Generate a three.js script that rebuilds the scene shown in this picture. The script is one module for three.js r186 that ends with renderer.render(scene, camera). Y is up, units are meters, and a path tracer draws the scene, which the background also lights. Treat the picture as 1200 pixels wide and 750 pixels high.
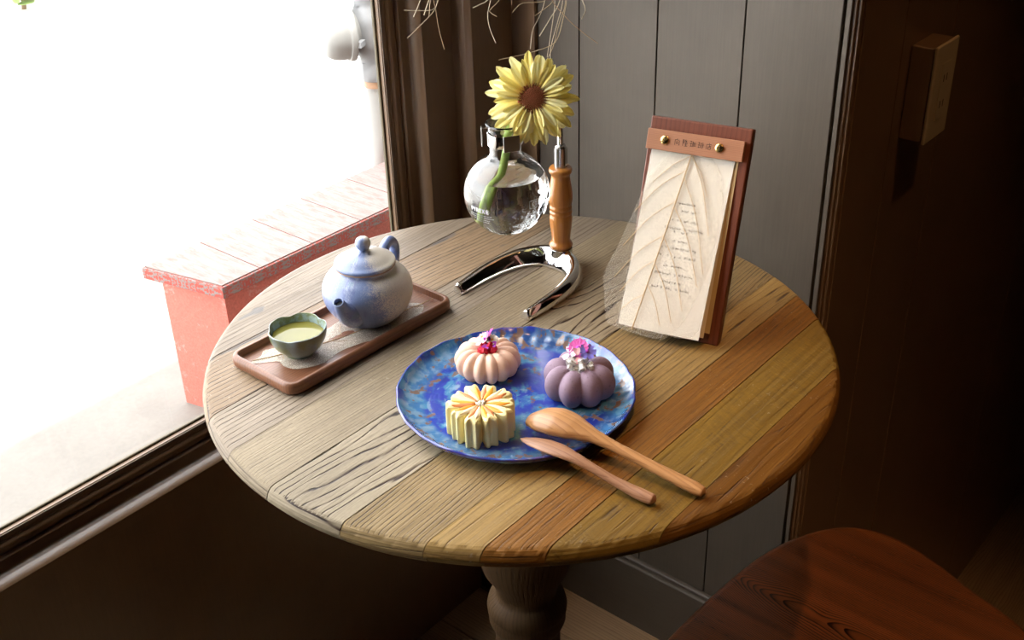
import * as THREE from 'three';
import { RoundedBoxGeometry } from 'three/addons/geometries/RoundedBoxGeometry.js';
import { mergeGeometries, mergeVertices, toCreasedNormals } from 'three/addons/utils/BufferGeometryUtils.js';

// ---------------------------------------------------------------- camera, sky, sun, exposure
// Heights in the code are counted from the table top; T lifts them so that the lower shop floor is y = 0.
const T = 1.10;
const scene = new THREE.Scene();
const renderer = new THREE.WebGLRenderer({ antialias: true });
renderer.toneMapping = THREE.LinearToneMapping;
renderer.toneMappingExposure = 1.0;
renderer.shadowMap.enabled = true;

const camera = new THREE.PerspectiveCamera(31.06, 1200 / 750, 0.02, 60);
{
  const pitch = 0.52324, yaw = 0.71104, roll = -0.03263;
  const f = new THREE.Vector3(-Math.sin(yaw) * Math.cos(pitch), -Math.sin(pitch), -Math.cos(yaw) * Math.cos(pitch));
  const r0 = new THREE.Vector3(Math.cos(yaw), 0, -Math.sin(yaw));
  const u0 = new THREE.Vector3().crossVectors(r0, f);
  const r = r0.clone().multiplyScalar(Math.cos(roll)).addScaledVector(u0, Math.sin(roll));
  const u = u0.clone().multiplyScalar(Math.cos(roll)).addScaledVector(r0, -Math.sin(roll));
  camera.quaternion.setFromRotationMatrix(new THREE.Matrix4().makeBasis(r, u, f.clone().negate()));
  camera.position.set(0.6158, 0.5734 + T, 0.7249);
}
scene.add(camera);

scene.background = new THREE.Color().setRGB(0.97, 0.985, 1.0);
scene.backgroundIntensity = 9.0;

const sun = new THREE.DirectionalLight(new THREE.Color().setRGB(1.0, 0.97, 0.92), 12.0);
sun.position.set(2.2, 7.0 + T, 0.9);
sun.target.position.set(-0.4, T - 0.72, 0);
sun.castShadow = true;
sun.shadow.mapSize.set(2048, 2048);
Object.assign(sun.shadow.camera, { left: -9, right: 9, top: 9, bottom: -9, near: 0.1, far: 30 });
scene.add(sun, sun.target);

// ---------------------------------------------------------------- helpers
const V = (x, y, z) => new THREE.Vector3(x, y, z);
const lin = (r, g, b) => new THREE.Color().setRGB(r, g, b);
let seedState = 12345;
const rnd = (a = 0, b = 1) => { seedState = (seedState * 1664525 + 1013904223) >>> 0; return a + (b - a) * (seedState / 4294967296); };
const reseed = (s) => { seedState = (s * 2654435761 + 97) >>> 0; rnd(); rnd(); };
function hash(ix, iy, s) {
  let h = Math.imul(ix | 0, 374761393) + Math.imul(iy | 0, 668265263) + Math.imul(s | 0, 1442695041);
  h = Math.imul(h ^ (h >>> 13), 1274126177); h ^= h >>> 16;
  return (h >>> 0) / 4294967296;
}
function vn(x, y, s = 0) {
  const ix = Math.floor(x), iy = Math.floor(y); let fx = x - ix, fy = y - iy;
  fx = fx * fx * (3 - 2 * fx); fy = fy * fy * (3 - 2 * fy);
  const a = hash(ix, iy, s), b = hash(ix + 1, iy, s), c = hash(ix, iy + 1, s), d = hash(ix + 1, iy + 1, s);
  return a + (b - a) * fx + (c - a) * fy + (a - b - c + d) * fx * fy;
}
function fbm(x, y, s = 0, n = 4) { let v = 0, a = 0.5, t = 0; for (let i = 0; i < n; i++) { v += a * vn(x, y, s + i * 17); t += a; a *= 0.5; x *= 2.03; y *= 2.03; } return v / t; }
const clamp = (x, a = 0, b = 1) => Math.min(b, Math.max(a, x));
const smooth = (a, b, x) => { const t = clamp((x - a) / (b - a)); return t * t * (3 - 2 * t); };
const mix = (a, b, t) => a + (b - a) * t;
const toS = (v) => { v = clamp(v); return v <= 0.0031308 ? 12.92 * v : 1.055 * Math.pow(v, 1 / 2.4) - 0.055; };

// colour (linear in, stored sRGB) and height textures from one function f(u, v) -> [r, g, b, h]
function makeTex(w, h, f, wantHeight = true, sizeU = 1, sizeV = 1) {
  const c = new Uint8Array(w * h * 4), b = wantHeight ? new Uint8Array(w * h * 4) : null;
  for (let j = 0; j < h; j++) for (let i = 0; i < w; i++) {
    const o = f((i + 0.5) / w, (j + 0.5) / h), k = (j * w + i) * 4;
    c[k] = 255 * toS(o[0]); c[k + 1] = 255 * toS(o[1]); c[k + 2] = 255 * toS(o[2]); c[k + 3] = 255;
    if (b) { b[k] = b[k + 1] = b[k + 2] = 255 * clamp(o[3]); b[k + 3] = 255; }
  }
  const fin = (d, srgb) => {
    const t = new THREE.DataTexture(d, w, h, THREE.RGBAFormat);
    if (srgb) t.colorSpace = THREE.SRGBColorSpace;
    t.wrapS = t.wrapT = THREE.RepeatWrapping; t.magFilter = THREE.LinearFilter; t.minFilter = THREE.LinearMipmapLinearFilter; t.generateMipmaps = true;
    t.repeat.set(1 / sizeU, 1 / sizeV); t.needsUpdate = true; return t;
  };
  return { map: fin(c, true), height: b ? fin(b, false) : null };
}
function canvasTex(w, h, draw, srgb = true) {
  const cv = document.createElement('canvas'); cv.width = w; cv.height = h; draw(cv.getContext('2d'), w, h);
  const t = new THREE.CanvasTexture(cv); if (srgb) t.colorSpace = THREE.SRGBColorSpace; return t;
}
const std = (color, roughness = 0.6, extra = {}) => new THREE.MeshPhysicalMaterial({ color, roughness, metalness: 0, ...extra });

// a wood sheet: grain runs along v; base / dark are linear colours
function woodTex({ w = 512, h = 512, su = 0.3, sv = 0.6, base, dark, ring = 120, warp = 2.5, pores = 0.5, seed = 1, cath = 0, streak = 0.35, gain = 1 }) {
  return makeTex(w, h, (u, v) => {
    const X = u * su, Y = v * sv;
    // mirrored tiling keeps the sheet seamless along the grain
    const ym = Math.abs(2 * (v - Math.floor(v)) - 1) * sv, xm = Math.abs(2 * u - 1) * su;
    let q = xm * ring + warp * (fbm(xm * 12, ym * 2.6, seed, 3) - 0.5) * 2;
    if (cath) { const cx = xm - su * 0.42; q = ring * Math.sqrt(cx * cx + 0.0009) + cath * ym * ym * 60 + warp * (fbm(xm * 9, ym * 5, seed + 3, 3) - 0.5) * 2; }
    const fr = q - Math.floor(q), line = Math.pow(fr, 3) * (1 - smooth(0.93, 1, fr));
    const fibre = vn(X * 2600, Y * 26, seed + 5), pore = smooth(0.78, 0.95, vn(X * 1700, Y * 60, seed + 9));
    const st = fbm(xm * 45, ym * 3, seed + 21, 3) - 0.5;
    const d = clamp(line * 0.62 * gain + pores * pore * 0.45 + (fibre - 0.5) * 0.18 + st * streak + 0.12);
    return [mix(base[0], dark[0], d), mix(base[1], dark[1], d), mix(base[2], dark[2], d), 1 - clamp(line * 0.5 + pore * 0.5)];
  }, true, su, sv);
}
const woodMat = (tex, roughness, bump = 0.0002, extra = {}) => std(0xffffff, roughness, { map: tex.map, bumpMap: tex.height, bumpScale: bump, ...extra });

// uv in metres by the dominant axis of each face; grain (v) follows axis g (0 x, 1 y, 2 z) wherever that axis lies in the face
function metreUV(geo, g = 1, du = 0, dv = 0) {
  const s = geo.index ? geo.toNonIndexed() : geo; if (!s.attributes.normal) s.computeVertexNormals();
  const p = s.attributes.position, uv = new Float32Array(p.count * 2), a = V(), b = V(), c = V(), n = V();
  for (let i = 0; i < p.count; i += 3) {
    a.fromBufferAttribute(p, i); b.fromBufferAttribute(p, i + 1); c.fromBufferAttribute(p, i + 2);
    n.crossVectors(b.clone().sub(a), c.clone().sub(a));
    const m = [Math.abs(n.x), Math.abs(n.y), Math.abs(n.z)], k = m.indexOf(Math.max(...m));
    const axes = [0, 1, 2].filter((x) => x !== k); const va = axes.includes(g) ? g : axes[1], ua = axes.find((x) => x !== va);
    for (const [j, q] of [[0, a], [1, b], [2, c]]) { uv[(i + j) * 2] = q.getComponent(ua) + du; uv[(i + j) * 2 + 1] = q.getComponent(va) + dv; }
  }
  s.setAttribute('uv', new THREE.BufferAttribute(uv, 2)); return s;
}
const taken = new Map();
function numbered(name) { const n = taken.get(name) ?? 0; taken.set(name, n + 1); return n ? `${name}_${String(n).padStart(3, '0')}` : name; }
function thing(name, label, category, pos = [0, 0, 0], rotY = 0, group) {
  const o = new THREE.Group(); o.name = numbered(name); o.position.set(pos[0], pos[1] + T, pos[2]); o.rotation.y = rotY;
  o.userData = { label, category }; if (group) o.userData.group = group; scene.add(o); return o;
}
function structure(name) { const o = new THREE.Group(); o.name = name; o.userData.kind = 'structure'; scene.add(o); return o; }
function part(parent, name, geo, mat, label, shade = true) {
  const m = new THREE.Mesh(geo, mat); m.name = name; m.castShadow = shade; m.receiveShadow = true;
  if (label) m.userData.label = label; parent.add(m); return m;
}
const box = (x0, x1, y0, y1, z0, z1) => new THREE.BoxGeometry(x1 - x0, y1 - y0, z1 - z0).translate((x0 + x1) / 2, (y0 + y1) / 2, (z0 + z1) / 2);
const wbox = (x0, x1, y0, y1, z0, z1) => box(x0, x1, y0 + T, y1 + T, z0, z1);
const rbox = (x0, x1, y0, y1, z0, z1, r = 0.002, s = 2) => new RoundedBoxGeometry(x1 - x0, y1 - y0, z1 - z0, s, Math.min(r, (x1 - x0) / 2.01, (y1 - y0) / 2.01, (z1 - z0) / 2.01)).translate((x0 + x1) / 2, (y0 + y1) / 2, (z0 + z1) / 2);
const lathe = (pts, seg = 64) => new THREE.LatheGeometry(pts.map(([r, y]) => new THREE.Vector2(r, y)), seg);
// smooth profile through points, then lathe
const slathe = (pts, n = 60, seg = 64) => { const c = new THREE.SplineCurve(pts.map(([r, y]) => new THREE.Vector2(r, y))); return new THREE.LatheGeometry(c.getPoints(n).map((q) => new THREE.Vector2(Math.max(0, q.x), q.y)), seg); };
const tube = (pts, r, seg = 24, rad = 8) => new THREE.TubeGeometry(new THREE.CatmullRomCurve3(pts.map((q) => V(...q))), seg, r, rad);
// loft: rings[i] = array of Vector3; closed round, capped at both ends
function loft(rings, caps = true) {
  const n = rings[0].length, pos = [], idx = [];
  for (const r of rings) for (const q of r) pos.push(q.x, q.y, q.z);
  for (let i = 0; i < rings.length - 1; i++) for (let j = 0; j < n; j++) {
    const a = i * n + j, b = i * n + (j + 1) % n, c = a + n, d = b + n; idx.push(a, c, b, b, c, d);
  }
  if (caps) for (const [i, flip] of [[0, 0], [rings.length - 1, 1]]) {
    const c = V(); for (const q of rings[i]) c.addScaledVector(q, 1 / n); const k = pos.length / 3; pos.push(c.x, c.y, c.z);
    for (let j = 0; j < n; j++) { const a = i * n + j, b = i * n + (j + 1) % n; flip ? idx.push(a, k, b) : idx.push(a, b, k); }
  }
  const g = new THREE.BufferGeometry(); g.setAttribute('position', new THREE.Float32BufferAttribute(pos, 3)); g.setIndex(idx); g.computeVertexNormals(); return g;
}
const roundRect = (w, h, r) => { const s = new THREE.Shape(), x = w / 2, y = h / 2; s.moveTo(-x + r, -y); s.lineTo(x - r, -y); s.absarc(x - r, -y + r, r, -Math.PI / 2, 0); s.lineTo(x, y - r); s.absarc(x - r, y - r, r, 0, Math.PI / 2); s.lineTo(-x + r, y); s.absarc(-x + r, y - r, r, Math.PI / 2, Math.PI); s.lineTo(-x, -y + r); s.absarc(-x + r, -y + r, r, Math.PI, 1.5 * Math.PI); return s; };
// surface over a grid: f(i/nu, j/nv) -> Vector3
function sheet(nu, nv, f) {
  const pos = [], uv = [], idx = [];
  for (let j = 0; j <= nv; j++) for (let i = 0; i <= nu; i++) { const q = f(i / nu, j / nv); pos.push(q.x, q.y, q.z); uv.push(i / nu, j / nv); }
  for (let j = 0; j < nv; j++) for (let i = 0; i < nu; i++) { const a = j * (nu + 1) + i; idx.push(a, a + 1, a + nu + 1, a + 1, a + nu + 2, a + nu + 1); }
  const g = new THREE.BufferGeometry(); g.setAttribute('position', new THREE.Float32BufferAttribute(pos, 3)); g.setAttribute('uv', new THREE.Float32BufferAttribute(uv, 2)); g.setIndex(idx); g.computeVertexNormals(); return g;
}

// ---------------------------------------------------------------- materials of the room
const paintTex = (base, seed, amount = 0.06) => makeTex(512, 512, (u, v) => {
  const x = u * 0.5, y = v * 0.5, brush = vn(Math.abs(2 * u - 1) * 260, Math.abs(2 * v - 1) * 9, seed), blot = fbm(Math.abs(2 * u - 1) * 7, Math.abs(2 * v - 1) * 7, seed + 3, 4);
  const k = 1 + (brush - 0.5) * amount + (blot - 0.5) * amount * 1.6; return [base[0] * k, base[1] * k, base[2] * k, 0.5 + (brush - 0.5) * 0.5 + (vn(x * 2400, y * 900, seed) - 0.5) * 0.3];
}, true, 0.5, 0.5);
const greyPaint = paintTex([0.102, 0.079, 0.057], 11, 0.12), brownPaint = paintTex([0.200, 0.112, 0.056], 23, 0.1);
const mGrey = woodMat(greyPaint, 0.5, 0.00012), mBrown = woodMat(brownPaint, 0.30, 0.00002, { ior: 1.55, clearcoat: 0.7, clearcoatRoughness: 0.24 });
const mGroove = std(lin(0.03, 0.02, 0.012), 0.7);
const mCeil = std(lin(0.07, 0.05, 0.035), 0.9), mRoom = std(lin(0.04, 0.026, 0.017), 0.8);
const floorTex = woodTex({ w: 512, h: 1024, su: 0.2, sv: 0.8, base: [0.45, 0.30, 0.165], dark: [0.19, 0.11, 0.055], ring: 90, warp: 2, seed: 31 });
const mFloor = woodMat(floorTex, 0.45, 0.0002);

// ---------------------------------------------------------------- the room
const ROOM = { x1: 3.3, z0: -2.2, z1: 2.5, top: 1.75, plat: -0.72, low: -1.10 };
{ // floors
  const f = structure('floor');
  part(f, 'platform_base', wbox(-0.34, 0.16, ROOM.low, ROOM.plat - 0.018, -0.38, ROOM.z1), mRoom);
  let z = -0.377, i = 0; reseed(5);
  while (z < ROOM.z1 - 0.02) {
    const w = Math.min(0.092, ROOM.z1 - z);
    part(f, 'floor_plank', metreUV(rbox(-0.34, 0.165, ROOM.plat - 0.018 + T, ROOM.plat + T, z + 0.0006, z + w - 0.0006, 0.0012, 1), 0, rnd(0, 3), rnd(0, 5)), mFloor);
    z += w; i++;
  }
  part(f, 'lower_floor', metreUV(wbox(0.10, ROOM.x1, ROOM.low - 0.12, ROOM.low, ROOM.z0, ROOM.z1), 2), mFloor);
}
{ const c = structure('ceiling'); part(c, 'ceiling_slab', wbox(-0.40, ROOM.x1 + 0.15, ROOM.top, ROOM.top + 0.25, ROOM.z0 - 0.15, ROOM.z1 + 0.15), mCeil); }
{ // window wall: panel below the opening, header above, piers at both ends
  const w = structure('wall_left');
  part(w, 'lower_panel', metreUV(wbox(-0.40, -0.34, ROOM.low - 0.12, -0.232, -0.30, ROOM.z1 + 0.15), 1), mBrown);
  part(w, 'upper_panel', metreUV(wbox(-0.40, -0.34, 1.414, ROOM.top, -0.30, ROOM.z1 + 0.15), 1), mBrown);
  part(w, 'casing_face', metreUV(wbox(-0.40, -0.34, -0.232, 1.40, -0.295, -0.252), 1), mBrown);
  part(w, 'unseen_pier', metreUV(wbox(-0.40, -0.34, -0.232, 1.40, 0.834, ROOM.z1 + 0.15), 1), mBrown);  // unseen pier, brought in close to narrow the window light
  const ps = new THREE.Shape(); ps.moveTo(-0.40, -0.44); ps.lineTo(-0.313, -0.44); ps.lineTo(-0.313, -0.2965); ps.bezierCurveTo(-0.3145, -0.2925, -0.322, -0.2903, -0.336, -0.2896); ps.lineTo(-0.345, -0.2894); ps.lineTo(-0.40, -0.2894); ps.closePath(); // eased outer arris
  part(w, 'pilaster', metreUV(toCreasedNormals(new THREE.ExtrudeGeometry(ps, { depth: ROOM.top - ROOM.low + 0.1, bevelEnabled: false, curveSegments: 16 }), 0.5).rotateX(Math.PI / 2).translate(0, ROOM.top + T, 0), 1), mBrown);
}
{ // stepped window frame: sill, jambs and head share one moulding
  const w = structure('window_1');
  const casing = () => { const s = new THREE.Shape(); s.moveTo(-0.34, 0); s.bezierCurveTo(-0.3415, 0.003, -0.346, 0.0047, -0.3525, 0.005); s.quadraticCurveTo(-0.357, 0.0052, -0.3575, 0.010); s.lineTo(-0.3575, 0.0190); s.quadraticCurveTo(-0.3585, 0.0217, -0.3645, 0.0222); s.lineTo(-0.3645, 0.042); s.lineTo(-0.3752, 0.042); s.lineTo(-0.3752, -0.014); s.lineTo(-0.34, -0.014); s.closePath(); return s; };
  const bead = () => { const s = new THREE.Shape(); s.moveTo(-0.3645, 0.0215); s.bezierCurveTo(-0.3585, 0.0225, -0.3585, 0.0315, -0.3635, 0.0335); s.lineTo(-0.3635, 0.0355); s.lineTo(-0.368, 0.036); s.lineTo(-0.368, 0.0375); s.lineTo(-0.3645, 0.038); s.lineTo(-0.366, 0.043); s.lineTo(-0.375, 0.043); s.lineTo(-0.375, 0.0215); s.closePath(); return s; };
  const strip = () => { const s = new THREE.Shape(); s.moveTo(-0.372, 0.0420); s.lineTo(-0.3715, 0.0432); s.lineTo(-0.3715, 0.0448); s.lineTo(-0.3725, 0.0455); s.lineTo(-0.3752, 0.0455); s.lineTo(-0.3752, 0.0420); s.closePath(); return s; };
  const ex = (s, d) => toCreasedNormals(new THREE.ExtrudeGeometry(s, { depth: d, bevelEnabled: false, curveSegments: 14 }), 0.5);
  const mBead = woodMat(brownPaint, 0.3, 0.00006), mStrip = std(lin(0.13, 0.10, 0.05), 0.45);
  const zA = -0.238, zB = 0.82, yA = -0.218, yB = 1.40;
  for (const [name, prof, m] of [['moulding', casing, mBrown], ['glazing_bead', bead, mBead], ['gasket_strip', strip, mStrip]]) {
    const L = zB - zA, Hh = yB - yA;
    part(w, 'sill_' + name, metreUV(ex(prof(), L).translate(0, yA + T, zA), 2), m);
    part(w, 'jamb_' + name, metreUV(ex(prof(), Hh).rotateX(Math.PI / 2).translate(0, yB + T, zA), 1), m);
    part(w, 'jamb_' + name, metreUV(ex(prof(), Hh).rotateX(-Math.PI / 2).translate(0, yA + T, zB), 1), m);
    part(w, 'head_' + name, metreUV(ex(prof(), L).rotateX(Math.PI).translate(0, yB + T, zB), 2), m);
  }
  part(w, 'glass_pane', wbox(-0.3762, -0.3752, yA + 0.043, yB - 0.043, zA + 0.043, zB - 0.043), new THREE.MeshPhysicalMaterial({ color: 0xffffff, transmission: 1, thickness: 0, roughness: 0, ior: 1.5 }), 'clear shop window glass', false);
}
{ // grey boarded wall behind the table
  const w = structure('wall_back');
  part(w, 'backing', wbox(-0.40, 0.128, ROOM.low - 0.1, ROOM.top, -0.46, -0.384), mGroove);
  const xs = [-0.285, -0.2117, -0.1001, 0.0114, 0.1218];
  for (let i = 0; i < 4; i++) part(w, 'board', metreUV(rbox(xs[i] + 0.0007, xs[i + 1] - 0.0007, -0.605 + T, ROOM.top + T, -0.386, -0.377, 0.0009, 1), 1, i * 0.31, i * 0.17), mGrey);
  part(w, 'corner_batten', metreUV(rbox(-0.315, -0.276, ROOM.low + T, ROOM.top + T, -0.386, -0.371, 0.0012, 1), 1), mBrown);
  part(w, 'edge_strip', metreUV(rbox(0.1254, 0.1308, ROOM.low + T, ROOM.top + T, -0.386, -0.3755, 0.0008, 1), 1), mGrey);
  const b = structure('baseboard_back');
  const s = new THREE.Shape(); s.moveTo(0, -0.72); s.lineTo(0.011, -0.72); s.lineTo(0.011, -0.607); s.quadraticCurveTo(0.011, -0.6035, 0.0075, -0.6035); s.lineTo(0.0065, -0.6015); s.quadraticCurveTo(0.0075, -0.597, 0.004, -0.5955); s.lineTo(0, -0.595); s.closePath();
  part(b, 'skirting', metreUV(new THREE.ExtrudeGeometry(s, { depth: 0.3965, bevelEnabled: false, curveSegments: 6 }).rotateY(-Math.PI / 2).scale(1, 1, 1).translate(0.1215, T, -0.377), 0), mGrey);
}
{ // dark return wall at the end of the grey boards
  const w = structure('wall_right');
  part(w, 'backing', wbox(-0.30, 0.130, ROOM.low - 0.1, ROOM.top, ROOM.z0, -0.46), mGroove);
  const st = [[0.1308, 0.1345, -0.3795], [0.1345, 0.138, -0.383], [0.138, 0.1405, -0.39]];
  for (const [a, b, z] of st) part(w, 'corner_bead', metreUV(rbox(a, b, ROOM.low + T, ROOM.top + T, -0.46, z, 0.0008, 2), 1), mBrown);
  const zs = [-0.39, -0.50, -0.652, -1.125, -1.60, ROOM.z0];
  for (let i = 0; i < 5; i++) part(w, 'board', metreUV(rbox(0.128, 0.140, ROOM.low + T, ROOM.top + T, zs[i + 1] + 0.0009, zs[i] - 0.0009, 0.0003, 1), 1, i * 0.23), mBrown);
}
{ // the rest of the shop, behind the photographer
  const a = structure('wall_far'); part(a, 'plaster', wbox(ROOM.x1, ROOM.x1 + 0.15, ROOM.low - 0.1, ROOM.top, ROOM.z0 - 0.15, ROOM.z1 + 0.15), mRoom);
  const b = structure('wall_front'); part(b, 'plaster', wbox(-0.40, ROOM.x1, ROOM.low - 0.1, ROOM.top, ROOM.z1, ROOM.z1 + 0.15), mRoom);
  const c = structure('wall_end'); part(c, 'plaster', wbox(0.0, ROOM.x1, ROOM.low - 0.1, ROOM.top, ROOM.z0 - 0.15, ROOM.z0), mRoom);
}
// ---------------------------------------------------------------- outside
const mConcrete = woodMat(makeTex(512, 512, (u, v) => { const a = Math.abs(2 * u - 1), b = Math.abs(2 * v - 1); const k = 0.86 + 0.28 * (fbm(a * 9, b * 9, 41, 5) - 0.5) + 0.1 * (vn(u * 250, v * 250, 42) - 0.5); return [0.180 * k, 0.164 * k, 0.143 * k, k * 0.5]; }, true, 1.2, 1.2), 0.85, 0.001);
const mStreet = std(lin(0.60, 0.60, 0.58), 0.9);
{
  const p = structure('floor_pavement');
  part(p, 'stone_slab', metreUV(wbox(-1.485, -0.40, -0.86, -0.72, -6, 9), 2), mConcrete);
  part(p, 'kerb_stone', metreUV(wbox(-1.86, -1.489, -0.86, -0.722, -6, 9), 2), mConcrete);
  part(p, 'street', wbox(-14, -1.868, -0.9, -0.726, -14, 14), mStreet);
}

// ---------------------------------------------------------------- the table
const SEAMS = [-0.302, -0.216, -0.137, -0.081, -0.017, 0.062, 0.129, 0.167, 0.205, 0.260, 0.302];
// one entry per plank: base colour, dark grain, ring density, groove strength, cross saw marks, seed
const PL = [
  [[0.210, 0.160, 0.110], [0.085, 0.060, 0.042], 190, 0.60, 0.0, 1],
  [[0.230, 0.151, 0.084], [0.072, 0.050, 0.034], 170, 0.90, 0.0, 2],
  [[0.264, 0.204, 0.142], [0.070, 0.045, 0.028], 150, 0.80, 0.0, 3],
  [[0.309, 0.239, 0.146], [0.075, 0.047, 0.028], 260, 0.50, 0.12, 4],
  [[0.352, 0.283, 0.184], [0.060, 0.034, 0.020], 105, 1.0, 0.1, 5],
  [[0.338, 0.230, 0.098], [0.070, 0.044, 0.024], 230, 0.75, 0.0, 6],
  [[0.396, 0.254, 0.084], [0.085, 0.050, 0.025], 120, 0.35, 0.15, 7],
  [[0.268, 0.118, 0.020], [0.070, 0.034, 0.016], 140, 0.40, 0.2, 8],
  [[0.216, 0.124, 0.021], [0.085, 0.053, 0.022], 60, 0.25, 0.7, 9],
  [[0.171, 0.071, 0.009], [0.070, 0.032, 0.013], 70, 0.50, 0.15, 10],
];
const tableTex = makeTex(2048, 1024, (u, v) => {
  const x = (u - 0.5) * 0.62, z = (v - 0.5) * 0.62;
  let k = 0; while (k < 9 && x > SEAMS[k + 1]) k++;
  const [base, dark, ring, groove, saw, s] = PL[k], xl = x - SEAMS[k];
  const lean = (hash(s, 3, 7) - 0.5) * 0.16;
  const wob = fbm(xl * 22, z * 5 + s * 9, s, 4) - 0.5;
  let q = (xl + lean * z) * ring + wob * (k === 4 ? 5 : k === 9 ? 4 : 2.4);
  const fr = q - Math.floor(q), id = Math.floor(q);
  const width = 0.08 + 0.13 * hash(id, s, 5), on = smooth(k < 3 || k === 5 ? 0.12 : 0.26, 0.5, vn(id * 3.7, z * 7, s + 40) * 0.75 + hash(id, s, 9) * 0.35);
  const line = (1 - smooth(0, width, Math.min(fr, 1 - fr))) * on * (0.45 + 0.55 * smooth(0.15, 0.6, vn(x * 700, z * 60, s + 90)));
  const soft = 0.5 + 0.5 * Math.sin(fr * 6.283);
  const fibre = vn(x * 1900, z * 34, s + 2), fine = vn(x * 900, z * 420, s + 3);
  const blot = fbm(x * 14, z * 7, s + 5, 4), tone = fbm(xl * 30, z * 2.5, s + 8, 3) - 0.5;
  const sm = saw * (vn(x * 90 + z * 61, z * 760 - x * 330, s + 12) - 0.5 + 0.6 * (vn(x * 210 - z * 47, z * 1270 + x * 640, s + 13) - 0.5)) * smooth(0.25, 0.7, fbm(x * 25, z * 25, s + 14, 2));
  const crack = k > 5 || k === 2 ? smooth(0.86, 0.93, vn(xl * 420 + z * 6, z * 13, s + 60)) * smooth(0.5, 0.7, vn(xl * 40, z * 8, s + 61)) : 0;
  const ink = k < 2 ? smooth(0.70, 0.78, fbm(x * 60, z * 26, s + 70, 3)) * 0.8 : 0;
  const dash = smooth(0.80, 0.90, vn(x * 1500, z * 46, s + 100)) * (0.35 + 0.65 * smooth(0.4, 0.7, fbm(x * 20, z * 9, s + 101, 2)));
  const speck = smooth(0.90, 0.97, vn(x * 640, z * 560, 77)) * smooth(0.45, 0.75, fbm(x * 16, z * 16, 78, 2));
  let d = 0.10 + line * groove * 1.15 + dash * 0.42 + (fibre - 0.5) * 0.36 + (fine - 0.5) * 0.12 + (blot - 0.5) * 0.42 + tone * 0.5 + soft * 0.08 + sm * 0.55 + crack * 0.7;
  d = clamp(d, -0.28, 1.3);
  const c = [0, 1, 2].map((i) => Math.max(dark[i] * 0.35, mix(base[i], dark[i], d)));
  for (let i = 0; i < 3; i++) { c[i] = mix(c[i], [0.055, 0.06, 0.07][i], ink * 0.7); c[i] = mix(c[i], [0.42, 0.36, 0.26][i], speck * 0.5); }
  const h = 0.80 - dash * 0.12 - line * groove * 0.6 - crack * 0.7 + (fibre - 0.5) * 0.16 + sm * 0.25 + (blot - 0.5) * 0.15 - ink * 0.25;
  return [c[0], c[1], c[2], h];
}, true, 1, 1);
const mTable = woodMat(tableTex, 0.55, 0.0009, { specularIntensity: 0.45 });
const turnTex = woodTex({ w: 512, h: 512, su: 0.25, sv: 0.5, base: [0.090, 0.050, 0.021], dark: [0.035, 0.018, 0.008], ring: 110, seed: 51 });
const mTurn = woodMat(turnTex, 0.65, 0.0003, { specularIntensity: 0.4 });
const table = thing('pedestal_table', 'round reclaimed wood cafe table with a turned pedestal', 'table', [0, -0.72, 0]);
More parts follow.
